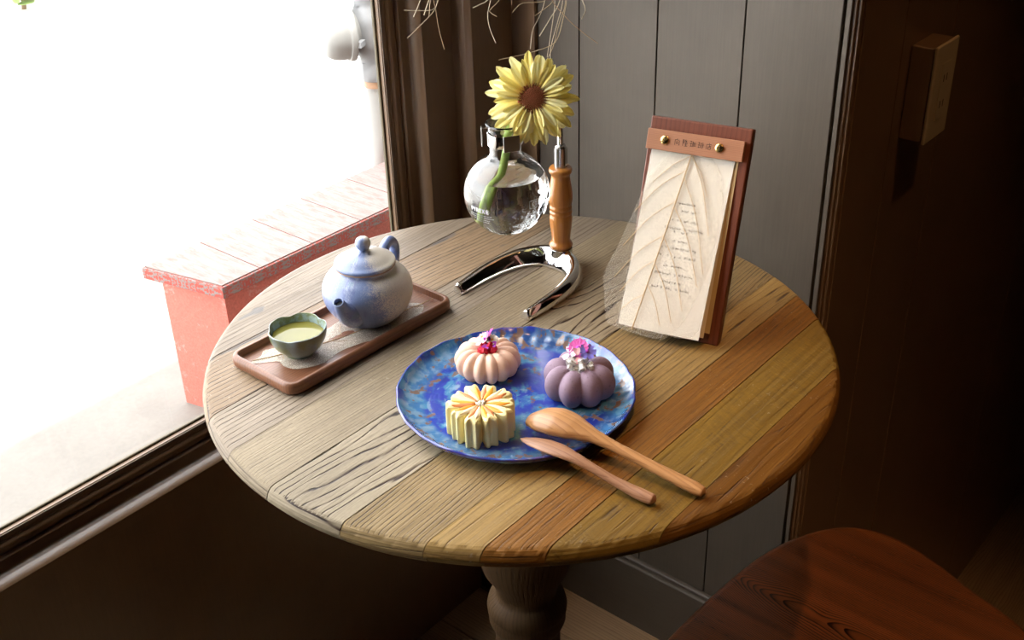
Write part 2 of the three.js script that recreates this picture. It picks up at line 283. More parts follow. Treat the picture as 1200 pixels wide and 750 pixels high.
{
  const topY = 0.72;
  const prof = [[0, -0.021], [0.288, -0.021], [0.2945, -0.020], [0.2965, -0.017], [0.2968, -0.0145], [0.2985, -0.0135], [0.3002, -0.0115], [0.3003, -0.009], [0.2992, -0.0055], [0.2968, -0.0022], [0.294, -0.0006], [0.291, 0], [0, 0]];
  const levels = prof.slice(1, -1).reverse(); // from the top face down to the underside
  for (let i = 0; i < 10; i++) {
    // a plank is the strip between two seams, cut by the circle of each level of the edge moulding
    const a = SEAMS[i] + 0.0004, b = SEAMS[i + 1] - 0.0004, N = 26, pos = [], idx = [], M = 2 * (N + 1);
    levels.forEach(([r, y]) => { const x0 = Math.max(a, -r), x1 = Math.min(b, r), row = []; for (let k = 0; k <= N; k++) { const t = 0.5 - 0.5 * Math.cos(Math.PI * k / N), x = mix(x0, x1, t); row.push([x, Math.sqrt(Math.max(0, r * r - x * x))]); } for (const [x, z] of row) pos.push(x, y, z); for (const [x, z] of row.reverse()) pos.push(x, y, -z); });
    for (let l = 0; l < levels.length - 1; l++) for (let k = 0; k < M; k++) { const p = l * M + k, q = l * M + (k + 1) % M; idx.push(p, p + M, q, q, p + M, q + M); }
    for (const [l, flip] of [[0, 0], [levels.length - 1, 1]]) for (let k = 0; k < N; k++) { const p = l * M + k, q = p + 1, r = l * M + M - 1 - k, s = r - 1; flip ? idx.push(p, r, q, q, r, s) : idx.push(p, q, r, q, s, r); }
    let g = new THREE.BufferGeometry(); g.setAttribute('position', new THREE.Float32BufferAttribute(pos, 3)); g.setIndex(idx); g = toCreasedNormals(g, 0.6);
    const p = g.attributes.position, uv = new Float32Array(p.count * 2);
    const xc = clamp((a + b) / 2, -0.27, 0.27);
    for (let k = 0; k < p.count; k += 3) {
      const edge = (p.getY(k) + p.getY(k + 1) + p.getY(k + 2)) / 3 < -0.0015; // on the moulded edge the grain runs round the table
      for (let m = k; m < k + 3; m++) { const x = p.getX(m), z = p.getZ(m), y = p.getY(m); if (edge) { uv[2 * m] = (xc + y * 0.9) / 0.62 + 0.5; uv[2 * m + 1] = 0.5 + (Math.abs(x) < 0.9 * Math.abs(z) ? x * 0.9 : z * 0.9) / 0.62; } else { uv[2 * m] = x / 0.62 + 0.5; uv[2 * m + 1] = z / 0.62 + 0.5; } }
    }
    g.setAttribute('uv', new THREE.BufferAttribute(uv, 2));
    g.translate(0, topY - (i % 3) * 0.00022, 0);
    part(table, 'plank', g, mTable);
  }
  part(table, 'under_disc', metreUV(lathe([[0, -0.034], [0.262, -0.034], [0.266, -0.030], [0.266, -0.0215], [0, -0.0215]].map(([r, y]) => [r, y + topY]), 96), 2), mTurn);
  const P = [[0.0, -0.034], [0.085, -0.034], [0.085, -0.055], [0.070, -0.07], [0.060, -0.12], [0.057, -0.19], [0.056, -0.235], [0.052, -0.262], [0.047, -0.282], [0.038, -0.298], [0.034, -0.312], [0.0335, -0.318], [0.0365, -0.322], [0.0425, -0.328], [0.0445, -0.337], [0.0440, -0.343], [0.0415, -0.3455], [0.0430, -0.348], [0.0428, -0.357], [0.0395, -0.366], [0.0365, -0.369], [0.0365, -0.40], [0.040, -0.45], [0.046, -0.53], [0.044, -0.60], [0.036, -0.63], [0.05, -0.645], [0.055, -0.66], [0.0, -0.66]];
  const pg = new THREE.LatheGeometry(P.map(([r, y]) => new THREE.Vector2(r, y + topY)).reverse(), 72);
  const q = pg.attributes.uv; for (let i = 0; i < q.count; i++) q.setXY(i, q.getX(i) * 0.25, pg.attributes.position.getY(i));
  part(table, 'pedestal', pg, mTurn);
  for (let i = 0; i < 4; i++) { // four feet on the floor
    const foot = loft([0, 0.25, 0.5, 0.75, 1].map((t) => { const r = 0.03 + t * 0.20, hh = mix(0.075, 0.03, t), ww = mix(0.03, 0.024, t); return [[-1, 0], [1, 0], [1, 1], [-1, 1]].map(([sx, sy]) => V(r, sy * hh, sx * ww)); }));
    part(table, 'foot', metreUV(toCreasedNormals(foot, 0.5).rotateY(Math.PI / 4 + i * Math.PI / 2), 0), mTurn);
  }
}
// ---------------------------------------------------------------- stool
{
  const tex = woodTex({ w: 1024, h: 1024, su: 0.4, sv: 0.4, base: [0.185, 0.050, 0.012], dark: [0.006, 0.002, 0.001], ring: 210, warp: 4.0, cath: 1.5, pores: 0.9, seed: 61, streak: 0.8, gain: 2.1 });
  const mSeat = woodMat(tex, 0.32, 0.0003), mLeg = woodMat(tex, 0.4, 0.0002);
  const s = thing('bar_stool', 'dark red-brown oak stool with a rounded square seat beside the table', 'stool', [0.32, -1.10, -0.175]);
  const O = [[0.146, -0.02], [0.142, -0.075], [0.148, -0.196], [0.158, -0.259], [0.176, -0.308], [0.202, -0.346], [0.232, -0.366], [0.268, -0.372], [0.324, -0.36], [0.37, -0.342], [0.435, -0.318], [0.475, -0.29], [0.495, -0.24], [0.498, -0.12], [0.490, -0.01], [0.46, 0.03], [0.38, 0.042], [0.25, 0.042], [0.175, 0.025]];
  const oc = new THREE.CatmullRomCurve3(O.map(([x, z]) => V(x - 0.32, 0, z + 0.175)), true), N = 120;
  const ring = (k, y) => oc.getSpacedPoints(N).slice(0, N).map((q) => { const l = Math.hypot(q.x, q.z); return V(q.x * (1 - k / l), y, q.z * (1 - k / l)); });
  const h = 0.75, rings = [ring(0.02, h - 0.03), ring(0.006, h - 0.029), ring(0.001, h - 0.022), ring(0, h - 0.014), ring(0.0015, h - 0.007), ring(0.006, h - 0.0022), ring(0.012, h - 0.0003)];
  for (const k of [0.05, 0.09, 0.13, 0.16]) rings.push(ring(k, h - 0.0003 - 0.004 * smooth(0.012, 0.16, k)));
  part(s, 'seat', metreUV(loft(rings), 0, 0.13, 0.21), mSeat);
  const L = [[-0.10, -0.10], [0.11, -0.10], [0.11, 0.12], [-0.10, 0.12]];
  for (const [x, z] of L) part(s, 'leg', metreUV(new THREE.CylinderGeometry(0.017, 0.014, 0.725, 14).translate(x, 0.3625, z), 1), mLeg);
  for (let i = 0; i < 4; i++) { const a = L[i], b = L[(i + 1) % 4], y = 0.24 + (i % 2) * 0.05; part(s, 'stretcher', metreUV(tube([[a[0], y, a[1]], [(a[0] + b[0]) / 2, y, (a[1] + b[1]) / 2], [b[0], y, b[1]]], 0.009, 8, 8), 1), mLeg); }
}

// ---------------------------------------------------------------- tea tray, teapot, cup
const trayTex = woodTex({ w: 512, h: 1024, su: 0.12, sv: 0.3, base: [0.255, 0.105, 0.050], dark: [0.11, 0.040, 0.020], ring: 150, warp: 2, pores: 0.7, seed: 71 });
const mTray = woodMat(trayTex, 0.38, 0.0001);
{
  const t = thing('serving_tray', 'long reddish walnut tray with a raised lip carrying the teapot and cup', 'tray', [-0.1435, 0, 0.0935], -0.022);
  const w = 0.0945, l = 0.2125, h = 0.0125;
  const ringAt = (inset, y, r) => roundRect(w - 2 * inset, l - 2 * inset, Math.max(0.002, r - inset)).getSpacedPoints(160).slice(0, 160).map((q) => V(q.x, y, -q.y));
  const R = 0.012, rings = [ringAt(0.004, 0, R), ringAt(0.0015, 0.0008, R), ringAt(0.0003, 0.003, R), ringAt(0, 0.006, R), ringAt(0.0004, 0.0095, R), ringAt(0.0014, 0.0116, R), ringAt(0.003, h, R), ringAt(0.0048, h, R), ringAt(0.0056, h - 0.0006, R), ringAt(0.006, 0.0062, R), ringAt(0.0065, 0.0056, R), ringAt(0.009, 0.0055, R), ringAt(0.03, 0.0055, 0.04)];
  part(t, 'tray_body', metreUV(loft(rings), 2), mTray);
}
function laceTex(seed, cell, wpx = 512, hpx = 512, sw = 0.1, sh = 0.2, base = 70, top = 150) {
  // woven veins of a skeleton leaf: edges of small random cells
  const d = new Uint8Array(wpx * hpx * 4);
  for (let j = 0; j < hpx; j++) for (let i = 0; i < wpx; i++) {
    const x = (i / wpx) * sw / cell, y = (j / hpx) * sh / cell, ix = Math.floor(x), iy = Math.floor(y); let a = 9, b = 9;
    for (let dy = -1; dy <= 1; dy++) for (let dx = -1; dx <= 1; dx++) { const px = ix + dx + hash(ix + dx, iy + dy, seed), py = iy + dy + hash(ix + dx, iy + dy, seed + 1), q = Math.hypot(px - x, py - y); if (q < a) { b = a; a = q; } else if (q < b) b = q; }
    const e = 1 - smooth(0.05, 0.22, b - a), k = (j * wpx + i) * 4; d[k] = d[k + 1] = d[k + 2] = clamp(base + e * top, 0, 255); d[k + 3] = 255;
  }
  const t = new THREE.DataTexture(d, wpx, hpx, THREE.RGBAFormat); t.wrapS = t.wrapT = THREE.RepeatWrapping; t.magFilter = THREE.LinearFilter; t.needsUpdate = true; return t;
}
const laceA = laceTex(301, 0.0011, 512, 512, 0.1, 0.2, 75);
const mLace = new THREE.MeshPhysicalMaterial({ color: lin(0.92, 0.84, 0.70), roughness: 0.85, alphaMap: laceA, transparent: true, side: THREE.DoubleSide });
const mVein = std(lin(0.62, 0.44, 0.24), 0.7);
const mVeinPale = std(lin(0.58, 0.41, 0.22), 0.7);
function leafSheet(outline, y, seed, wave = 0.0006, sw = 0.1, sh = 0.2) {
  // triangulated flat outline with slight ripples (x, z)
  const sp = new THREE.CatmullRomCurve3(outline.map(([x, z]) => V(x, 0, z)), true, 'catmullrom', 0.4).getSpacedPoints(110).slice(0, 110);
  const c = V(); for (const q of sp) c.addScaledVector(q, 1 / sp.length);
  const rings = [1, 0.85, 0.65, 0.4, 0.15].map((k) => sp.map((q) => { const p = q.clone().sub(c).multiplyScalar(k).add(c); p.y = y + wave * (fbm(p.x * 130, p.z * 130, seed, 2) * (0.3 + k * k)); return p; }));
  const g = loft(rings, false), n = g.attributes.position, uv = []; for (let i = 0; i < n.count; i++) uv.push(n.getX(i) / sw, n.getZ(i) / sh); g.setAttribute('uv', new THREE.Float32BufferAttribute(uv, 2)); return g;
}
{
  // one dried skeleton leaf lies on the tray under cup and pot
  const l = thing('skeleton_leaf', 'pale lacy skeleton leaf lying on the tray under the teapot and cup', 'leaf', [-0.138, 0.0056, 0.10]);
  const out = [[-0.170, 0.190], [-0.172, 0.176], [-0.178, 0.166], [-0.163, 0.156], [-0.166, 0.128], [-0.160, 0.10], [-0.165, 0.06], [-0.150, 0.03], [-0.120, 0.010], [-0.106, 0.028], [-0.103, 0.062], [-0.1065, 0.074], [-0.104, 0.086], [-0.1085, 0.094], [-0.112, 0.097], [-0.118, 0.122], [-0.1155, 0.146], [-0.120, 0.160], [-0.130, 0.172], [-0.142, 0.174], [-0.152, 0.172]].map(([x, z]) => [x + 0.138, z - 0.10]);
  part(l, 'membrane', leafSheet(out, 0.0002, 91), mLace);
  part(l, 'midrib', tube([[-0.034, 0.0007, 0.086], [-0.015, 0.0008, 0.05], [0.003, 0.0007, 0.0], [0.012, 0.0008, -0.06], [0.0195, 0.0016, -0.094], [0.0205, 0.0018, -0.104]], 0.00045, 30, 6), mVein);
  reseed(17);
  for (let i = 0; i < 10; i++) { const z = 0.066 - i * 0.016, x = 0.008 - (z + 0.06) * 0.16, sgn = i % 2 ? 1 : -1; part(l, 'vein', tube([[x, 0.0007, z], [x + sgn * 0.008, 0.0007, z - 0.005], [x + sgn * 0.015, 0.0006, z - 0.012]], 0.0002, 8, 5), mVein); }
}
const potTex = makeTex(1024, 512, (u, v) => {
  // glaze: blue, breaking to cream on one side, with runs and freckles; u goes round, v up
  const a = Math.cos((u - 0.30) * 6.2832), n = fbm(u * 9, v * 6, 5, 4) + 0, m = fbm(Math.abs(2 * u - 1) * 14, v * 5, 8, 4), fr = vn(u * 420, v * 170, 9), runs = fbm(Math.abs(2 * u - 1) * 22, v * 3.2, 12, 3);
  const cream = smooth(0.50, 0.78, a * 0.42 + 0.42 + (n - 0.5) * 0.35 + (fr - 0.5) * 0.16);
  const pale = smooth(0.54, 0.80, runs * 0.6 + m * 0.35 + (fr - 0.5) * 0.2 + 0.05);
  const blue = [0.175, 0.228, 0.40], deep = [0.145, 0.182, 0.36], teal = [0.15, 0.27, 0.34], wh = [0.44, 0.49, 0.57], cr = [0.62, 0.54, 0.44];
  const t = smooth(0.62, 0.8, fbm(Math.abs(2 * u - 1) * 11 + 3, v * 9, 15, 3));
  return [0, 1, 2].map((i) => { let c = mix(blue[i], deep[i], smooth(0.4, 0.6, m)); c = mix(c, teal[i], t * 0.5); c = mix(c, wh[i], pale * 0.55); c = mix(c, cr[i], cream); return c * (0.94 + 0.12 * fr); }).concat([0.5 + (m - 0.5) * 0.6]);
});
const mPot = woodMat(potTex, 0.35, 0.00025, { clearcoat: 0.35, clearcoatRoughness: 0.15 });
const mClay = std(lin(0.36, 0.22, 0.12), 0.6);
{
  const t = thing('teapot', 'round blue and cream glazed teapot with a knobbed lid', 'teapot', [-0.1448, 0.0066, 0.0585], 0.36);
  const body = slathe([[0.0, 0.0], [0.024, 0.0], [0.0275, 0.001], [0.036, 0.009], [0.0424, 0.019], [0.0446, 0.029], [0.0432, 0.039], [0.038, 0.0475], [0.0315, 0.0525], [0.0287, 0.0545], [0.0283, 0.057], [0.0287, 0.0585], [0.027, 0.0588]], 80, 96);
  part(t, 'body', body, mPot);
  // spout: short tapering tube pointing along +z and up
  const path = [[0, 0.0215, 0.034], [0, 0.0265, 0.0445], [0, 0.034, 0.0525], [0, 0.0425, 0.0575], [0, 0.0465, 0.0595]], rad = [0.0150, 0.0112, 0.0078, 0.0058, 0.0053];
  const c3 = new THREE.CatmullRomCurve3(path.map((q) => V(...q)));
  const ringN = (pt, tan, r, n = 28) => { const s = V(1, 0, 0), u = V().crossVectors(tan, s).normalize(); return Array.from({ length: n }, (_, i) => { const a = (i / n) * 6.2832; return pt.clone().addScaledVector(s, Math.cos(a) * r).addScaledVector(u, Math.sin(a) * r); }); };
  const rAt = (k) => { const x = k * (rad.length - 1), i = Math.min(rad.length - 2, Math.floor(x)); return mix(rad[i], rad[i + 1], x - i); };
  const rings = []; for (let i = 0; i <= 16; i++) { const k = i / 16; rings.push(ringN(c3.getPoint(k), c3.getTangent(k), rAt(k))); }
  const end = c3.getPoint(1), tan = c3.getTangent(1); rings.push(ringN(end.clone().addScaledVector(tan, 0.0006), tan, 0.0048), ringN(end.clone().addScaledVector(tan, 0.0002), tan, 0.0040), ringN(end.clone().addScaledVector(tan, -0.006), tan, 0.0032), ringN(end.clone().addScaledVector(tan, -0.012), tan, 0.003));
  const sg = loft(rings), n = sg.attributes.position, uv = []; for (let i = 0; i < n.count; i++) uv.push(0.72 + n.getX(i) * 5, 0.2 + n.getY(i) * 9); sg.setAttribute('uv', new THREE.Float32BufferAttribute(uv, 2));
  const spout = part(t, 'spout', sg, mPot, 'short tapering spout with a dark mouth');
  part(spout, 'spout_mouth', new THREE.CircleGeometry(0.0038, 20).applyMatrix4(new THREE.Matrix4().lookAt(tan, V(0, 0, 0), V(1, 0, 0)).setPosition(end.clone().addScaledVector(tan, -0.003))), std(lin(0.02, 0.018, 0.015), 0.7));
  const hp = [[0, 0.046, -0.034], [0, 0.055, -0.046], [0, 0.0555, -0.058], [0, 0.046, -0.0665], [0, 0.032, -0.065], [0, 0.020, -0.055], [0, 0.016, -0.040]];
  const hg = new THREE.TubeGeometry(new THREE.CatmullRomCurve3(hp.map((q) => V(...q))), 40, 0.0052, 14); const hu = hg.attributes.uv; for (let i = 0; i < hu.count; i++) hu.setXY(i, 0.6 + hu.getX(i) * 0.3, hu.getY(i) * 0.2 + 0.3);
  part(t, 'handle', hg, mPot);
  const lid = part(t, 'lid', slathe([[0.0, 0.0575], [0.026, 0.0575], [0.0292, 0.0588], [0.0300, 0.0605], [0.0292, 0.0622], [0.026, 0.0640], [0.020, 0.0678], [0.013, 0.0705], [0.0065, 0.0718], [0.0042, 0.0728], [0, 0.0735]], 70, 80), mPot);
  part(lid, 'lid_edge', slathe([[0.0285, 0.0572], [0.0297, 0.0578], [0.0299, 0.0588], [0.029, 0.0592]], 10, 80), mClay, 'unglazed brown clay edge of the lid');
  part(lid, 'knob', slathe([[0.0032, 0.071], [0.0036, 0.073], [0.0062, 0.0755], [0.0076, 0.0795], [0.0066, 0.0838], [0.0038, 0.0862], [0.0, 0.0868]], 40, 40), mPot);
}
{
  const t = thing('tea_cup', 'small green glazed cup with a lobed petal rim, filled with green tea', 'cup', [-0.1474, 0.0066, 0.1481], 0.2);
  const lobe = (a) => 1 - 0.055 * Math.pow(Math.abs(Math.cos(a * 2.5)), 6);
  const prof = [[0.0, 0.0022], [0.0105, 0.0022], [0.0115, 0], [0.0138, 0], [0.0142, 0.0022], [0.0185, 0.0055], [0.0235, 0.0115], [0.0266, 0.019], [0.0277, 0.0262], [0.0274, 0.0272], [0.0266, 0.0268], [0.0253, 0.019], [0.0222, 0.0122], [0.0165, 0.0072], [0.009, 0.0050], [0.0, 0.0046]];
  const cv = new THREE.SplineCurve(prof.map(([r, y]) => new THREE.Vector2(r, y))), NP = 90, NA = 120, g = sheet(NA, NP, (u, v) => { const q = cv.getPoint(v), a = u * 6.2832, k = smooth(0.007, 0.027, q.y), f = mix(1, lobe(a), k); return V(Math.cos(a) * Math.max(0, q.x) * f, q.y - k * k * 0.0016 * (1 - f) / 0.055, Math.sin(a) * Math.max(0, q.x) * f); });
  const tex = makeTex(512, 512, (u, v) => { const n = fbm(Math.abs(2 * u - 1) * 12, v * 14, 4, 4), fr = vn(u * 240, v * 160, 3), inside = smooth(0.58, 0.62, v), bl = smooth(0.45, 0.65, fbm(Math.abs(2 * u - 1) * 6, v * 5, 6, 3)); const gr = [0.17, 0.20, 0.10], bu = [0.19, 0.25, 0.30], rim = [0.62, 0.66, 0.70], pa = [0.38, 0.50, 0.50]; const e = 1 - smooth(0.012, 0.03, Math.abs(v - 0.60)); return [0, 1, 2].map((i) => { let c = mix(gr[i], bu[i], bl * 0.55 + (n - 0.5) * 0.4); c = mix(c, mix(pa[i], gr[i] * 1.5, smooth(0.4, 0.6, n)), inside * 0.9); c = mix(c, rim[i], e * 0.75); return c * (0.9 + 0.2 * fr); }).concat([n]); });
  part(t, 'cup_body', g, woodMat(tex, 0.28, 0.0001, { clearcoat: 0.4, clearcoatRoughness: 0.1 }));
  // tea: a solid of liquid that fills the bowl
  const tea = sheet(80, 24, (u, v) => { const a = u * 6.2832; let r, y; if (v < 0.5) { const k = v * 2; r = 0.0246 * k; y = 0.0192; const f = lobe(a); return V(Math.cos(a) * r * mix(1, f, k * 0.5), y, Math.sin(a) * r * mix(1, f, k * 0.5)); } const k = (v - 0.5) * 2; y = mix(0.0192, 0.0056, k); r = 0.0246 * Math.sqrt(1 - k * k * 0.98); return V(Math.cos(a) * r * mix(1, lobe(a), 0.5 * (1 - k)), y, Math.sin(a) * r * mix(1, lobe(a), 0.5 * (1 - k))); });
  const fl = tea.index.array; for (let i = 0; i < fl.length; i += 3) { const q = fl[i]; fl[i] = fl[i + 1]; fl[i + 1] = q; } tea.computeVertexNormals();
  part(t, 'tea', toCreasedNormals(tea, 0.8), std(lin(0.22, 0.20, 0.045), 0.03, { ior: 1.33, specularIntensity: 1 }), 'yellow green tea', true);
}
// ---------------------------------------------------------------- plate
{
  const t = thing('glazed_plate', 'handmade cobalt blue plate with a wavy rim and rust specks', 'plate', [0.0645, 0, 0.0825]);
  const tex = makeTex(1024, 1024, (u, v) => {
    const x = (u - 0.5) * 2, y = (v - 0.5) * 2, r = Math.hypot(x, y), a = Math.atan2(y, x);
    const w = fbm(x * 3 + 5, y * 3, 2, 4), sw = fbm(Math.cos(a) * 2.2 + r * 7, Math.sin(a) * 2.2 + w * 3, 7, 4), st = fbm(r * 30 + w * 5, a * 2.2, 12, 3), n = fbm(x * 16, y * 16, 21, 4), n2 = fbm(x * 19 + 7, y * 19, 31, 5);
    const cob = [0.020, 0.045, 0.36], navy = [0.012, 0.018, 0.16], teal = [0.055, 0.22, 0.40], pale = [0.22, 0.34, 0.50], rust = [0.20, 0.105, 0.045];
    let ki = smooth(0.42, 0.62, sw * 0.6 + n * 0.4), kp = smooth(0.60, 0.74, st * 0.5 + n * 0.35 + sw * 0.2) * 0.7, kn = smooth(0.55, 0.7, w) * 0.6, kr = smooth(0.60, 0.67, n2 * 0.55 + w * 0.25 + n * 0.22 + 0.04 * smooth(0.7, 0.9, r)) * 0.85;
    const band = smooth(0.74, 0.80, r) * (1 - smooth(0.90, 0.97, r)), fl = 0.5 + 0.5 * Math.cos(a * 46 + 2 * w);
    kp = Math.max(kp, band * (0.2 + 0.5 * fl) * smooth(0.35, 0.6, n)); ki = Math.max(ki, band * 0.7);
    const edge = smooth(0.955, 0.985, r);
    return [0, 1, 2].map((i) => { let c = mix(cob[i], teal[i], ki); c = mix(c, navy[i], kn); c = mix(c, pale[i], kp); c = mix(c, rust[i], kr * (1 - edge)); return mix(c, [0.03, 0.03, 0.28][i], edge); }).concat([clamp(0.5 + (st - 0.5) * 0.8 + (n - 0.5) * 0.5)]);
  });
  const prof = [[0.0, 0.0028], [0.068, 0.0028], [0.070, 0.0], [0.080, 0.0], [0.083, 0.003], [0.094, 0.0055], [0.1015, 0.010], [0.1048, 0.0150], [0.1048, 0.0163], [0.1034, 0.0168], [0.1014, 0.0150], [0.0965, 0.0105], [0.0885, 0.0080], [0.078, 0.0070], [0.05, 0.0068], [0.0, 0.0068]];
  const pts = []; for (let i = 0; i < prof.length - 1; i++) for (let k = 0; k < 5; k++) pts.push([mix(prof[i][0], prof[i + 1][0], k / 5), mix(prof[i][1], prof[i + 1][1], k / 5)]); pts.push(prof.at(-1));
  const cv = new THREE.SplineCurve(prof.map(([r, y]) => new THREE.Vector2(r, y)));
  const g = sheet(260, 110, (u, v) => {
    const q = cv.getPoint(v), a = u * 6.2832, k = smooth(0.078, 0.104, q.x), wob = (fbm(Math.cos(a) * 2.4 + 9, Math.sin(a) * 2.4 + 4, 3, 3) - 0.5), rip = Math.sin(a * 23 + 3 * wob);
    const r = Math.max(0, q.x) * (1 + k * (0.022 * wob + 0.0035 * rip)), fl = smooth(0.080, 0.090, q.x) * (1 - smooth(0.099, 0.1035, q.x)) * (v > 0.6 ? 1 : 0);
    return V(Math.cos(a) * r, q.y + k * (0.0035 * wob + 0.00025 * rip) + fl * 0.00045 * Math.cos(a * 46), Math.sin(a) * r);
  });
  const p = g.attributes.position, uv = g.attributes.uv; for (let i = 0; i < p.count; i++) uv.setXY(i, p.getX(i) / 0.214 + 0.5, p.getZ(i) / 0.214 + 0.5);
  part(t, 'plate_body', g, woodMat(tex, 0.22, 0.00025, { clearcoat: 0.6, clearcoatRoughness: 0.12 }));
}
// ---------------------------------------------------------------- sweets
const PY = 0.0068;
function lobed(n, ring, ra, ta, va, yc, hub, turn) {
  // n ellipsoids set in a ring round a hub, seen as one star-shaped skin with crisp folds
  const C = V(0, yc * 0.8, 0), el = Array.from({ length: n }, (_, i) => (i / n) * 6.2832 + turn);
  return sheet(n * 22, 90, (u, v) => {
    const a = u * 6.2832, t = v * Math.PI, d = V(Math.cos(a) * Math.sin(t), -Math.cos(t), -Math.sin(a) * Math.sin(t));
    let best = hub;
    for (const e of el) {
      const c = Math.cos(e), s = Math.sin(e), dr = (d.x * c - d.z * s) / ra, dt = (d.x * s + d.z * c) / ta, dy = d.y / va, or = -ring / ra, oy = (C.y - yc) / va;
      const A = dr * dr + dt * dt + dy * dy, B = dr * or + dy * oy, Q = or * or + oy * oy - 1, D = B * B - A * Q;
      if (D > 0) { const x = (-B + Math.sqrt(D)) / A; if (x > best) best = x; }
    }
    return V(d.x * best, Math.max(0, C.y + d.y * best), d.z * best);
  });
}
const grainTex = (base, spots, seed) => makeTex(256, 256, (u, v) => { const n = fbm(Math.abs(2 * u - 1) * 30, v * 20, seed, 3), s = smooth(0.84, 0.95, vn(u * 190, v * 70, seed + 4)); return [0, 1, 2].map((i) => mix(base[i] * (0.92 + 0.16 * n), spots[i], s * 0.5)).concat([vn(u * 230, v * 90, seed + 6)]); });
const jelly = (c, share) => new THREE.MeshPhysicalMaterial({ color: c, roughness: 0.12, transmission: share, thickness: 0, ior: 1.36 });
function blossom(parent, name, n, R, w, mat, pos, tilt, turn, centre, notch = 0) {
  // a small edible flower: n flat petals round a centre, one mesh
  const gs = []; for (let i = 0; i < n; i++) { const g = sheet(5, 6, (u, v) => { const x = (u - 0.5) * w * (0.35 + 0.9 * Math.sin(Math.min(1, v * 1.1) * 2.1)), tip = notch * (v > 0.8 ? Math.abs(Math.sin(u * 9.42)) * (v - 0.8) * 5 : 0); return V(x, 0.0007 * v * v + 0.0005 * Math.cos(u * 6) * v, R * (0.12 + v * 0.88) - tip * R * 0.22); }); gs.push(g.rotateY((i / n) * 6.2832 + turn)); }
  const m = part(parent, name, mergeGeometries(gs), mat); m.position.set(...pos); m.rotation.set(...tilt);
  if (centre) part(m, 'flower_centre', new THREE.IcosahedronGeometry(R * 0.2, 1).translate(0, 0.0006, 0), centre);
  return m;
}
const mMagenta = std(lin(0.62, 0.05, 0.33), 0.7, { side: THREE.DoubleSide, sheen: 0.3 }), mPinkPetal = std(lin(0.75, 0.20, 0.45), 0.7, { side: THREE.DoubleSide }), mWhitePetal = std(lin(0.80, 0.72, 0.66), 0.7, { side: THREE.DoubleSide }), mBluePetal = std(lin(0.20, 0.18, 0.66), 0.7, { side: THREE.DoubleSide }), mViolet = std(lin(0.40, 0.05, 0.50), 0.7, { side: THREE.DoubleSide }), mYellowDot = std(lin(0.85, 0.50, 0.05), 0.6), mRosePale = std(lin(0.80, 0.42, 0.42), 0.7, { side: THREE.DoubleSide });
{
  const t = thing('confection', 'pale pink ribbed sweet topped with red jelly and petals', 'sweet', [0.0175, PY, 0.066], 0.1, 'sweets on the blue plate');
  part(t, 'sweet_body', lobed(14, 0.0167, 0.0137, 0.0076, 0.0138, 0.0128, 0.0100, 0.1), woodMat(grainTex([0.84, 0.55, 0.41], [0.86, 0.62, 0.5], 5), 0.55, 0.00004, { sheen: 0.2, sheenRoughness: 0.6 }));
  const mRed = jelly(lin(0.70, 0.03, 0.07), 0.2); reseed(9);
  for (let i = 0; i < 20; i++) { const a = rnd(0, 6.28), r = Math.sqrt(rnd()) * 0.0075, s = rnd(0.0036, 0.0052), m = part(t, 'jelly_cube', new RoundedBoxGeometry(s, s, s, 2, s * 0.18), mRed); m.position.set(Math.cos(a) * r + 0.0022, 0.0225 + rnd(0, 0.0090) - r * 0.25, Math.sin(a) * r + 0.0026); m.rotation.set(rnd(0, 3), rnd(0, 3), rnd(0, 3)); }
  blossom(t, 'petal_cluster', 3, 0.0094, 0.0063, mMagenta, [-0.0013, 0.0352, -0.0045], [-0.2, 0.5, 1.0], 0.4, null);
  blossom(t, 'small_flower', 5, 0.0052, 0.0042, mWhitePetal, [0.0040, 0.0337, -0.0025], [0.5, 0.2, -0.3], 0.2, mYellowDot);
  blossom(t, 'petal_cluster', 3, 0.0069, 0.0050, mViolet, [0.0033, 0.0314, 0.0017], [0.7, 0.4, -0.2], 1.4, null);
  blossom(t, 'petal_cluster', 4, 0.0075, 0.0056, mRosePale, [-0.0057, 0.0317, -0.0010], [0.3, 0.4, 0.5], 0.9, null);
  blossom(t, 'small_flower', 5, 0.0056, 0.0045, mRosePale, [-0.0083, 0.0314, -0.0045], [0.3, 0.1, 0.4], 0.6, mYellowDot);
  blossom(t, 'petal_cluster', 2, 0.0069, 0.0050, mPinkPetal, [-0.0025, 0.0344, -0.0015], [0.9, 0.2, 0.6], 2.2, null);
}
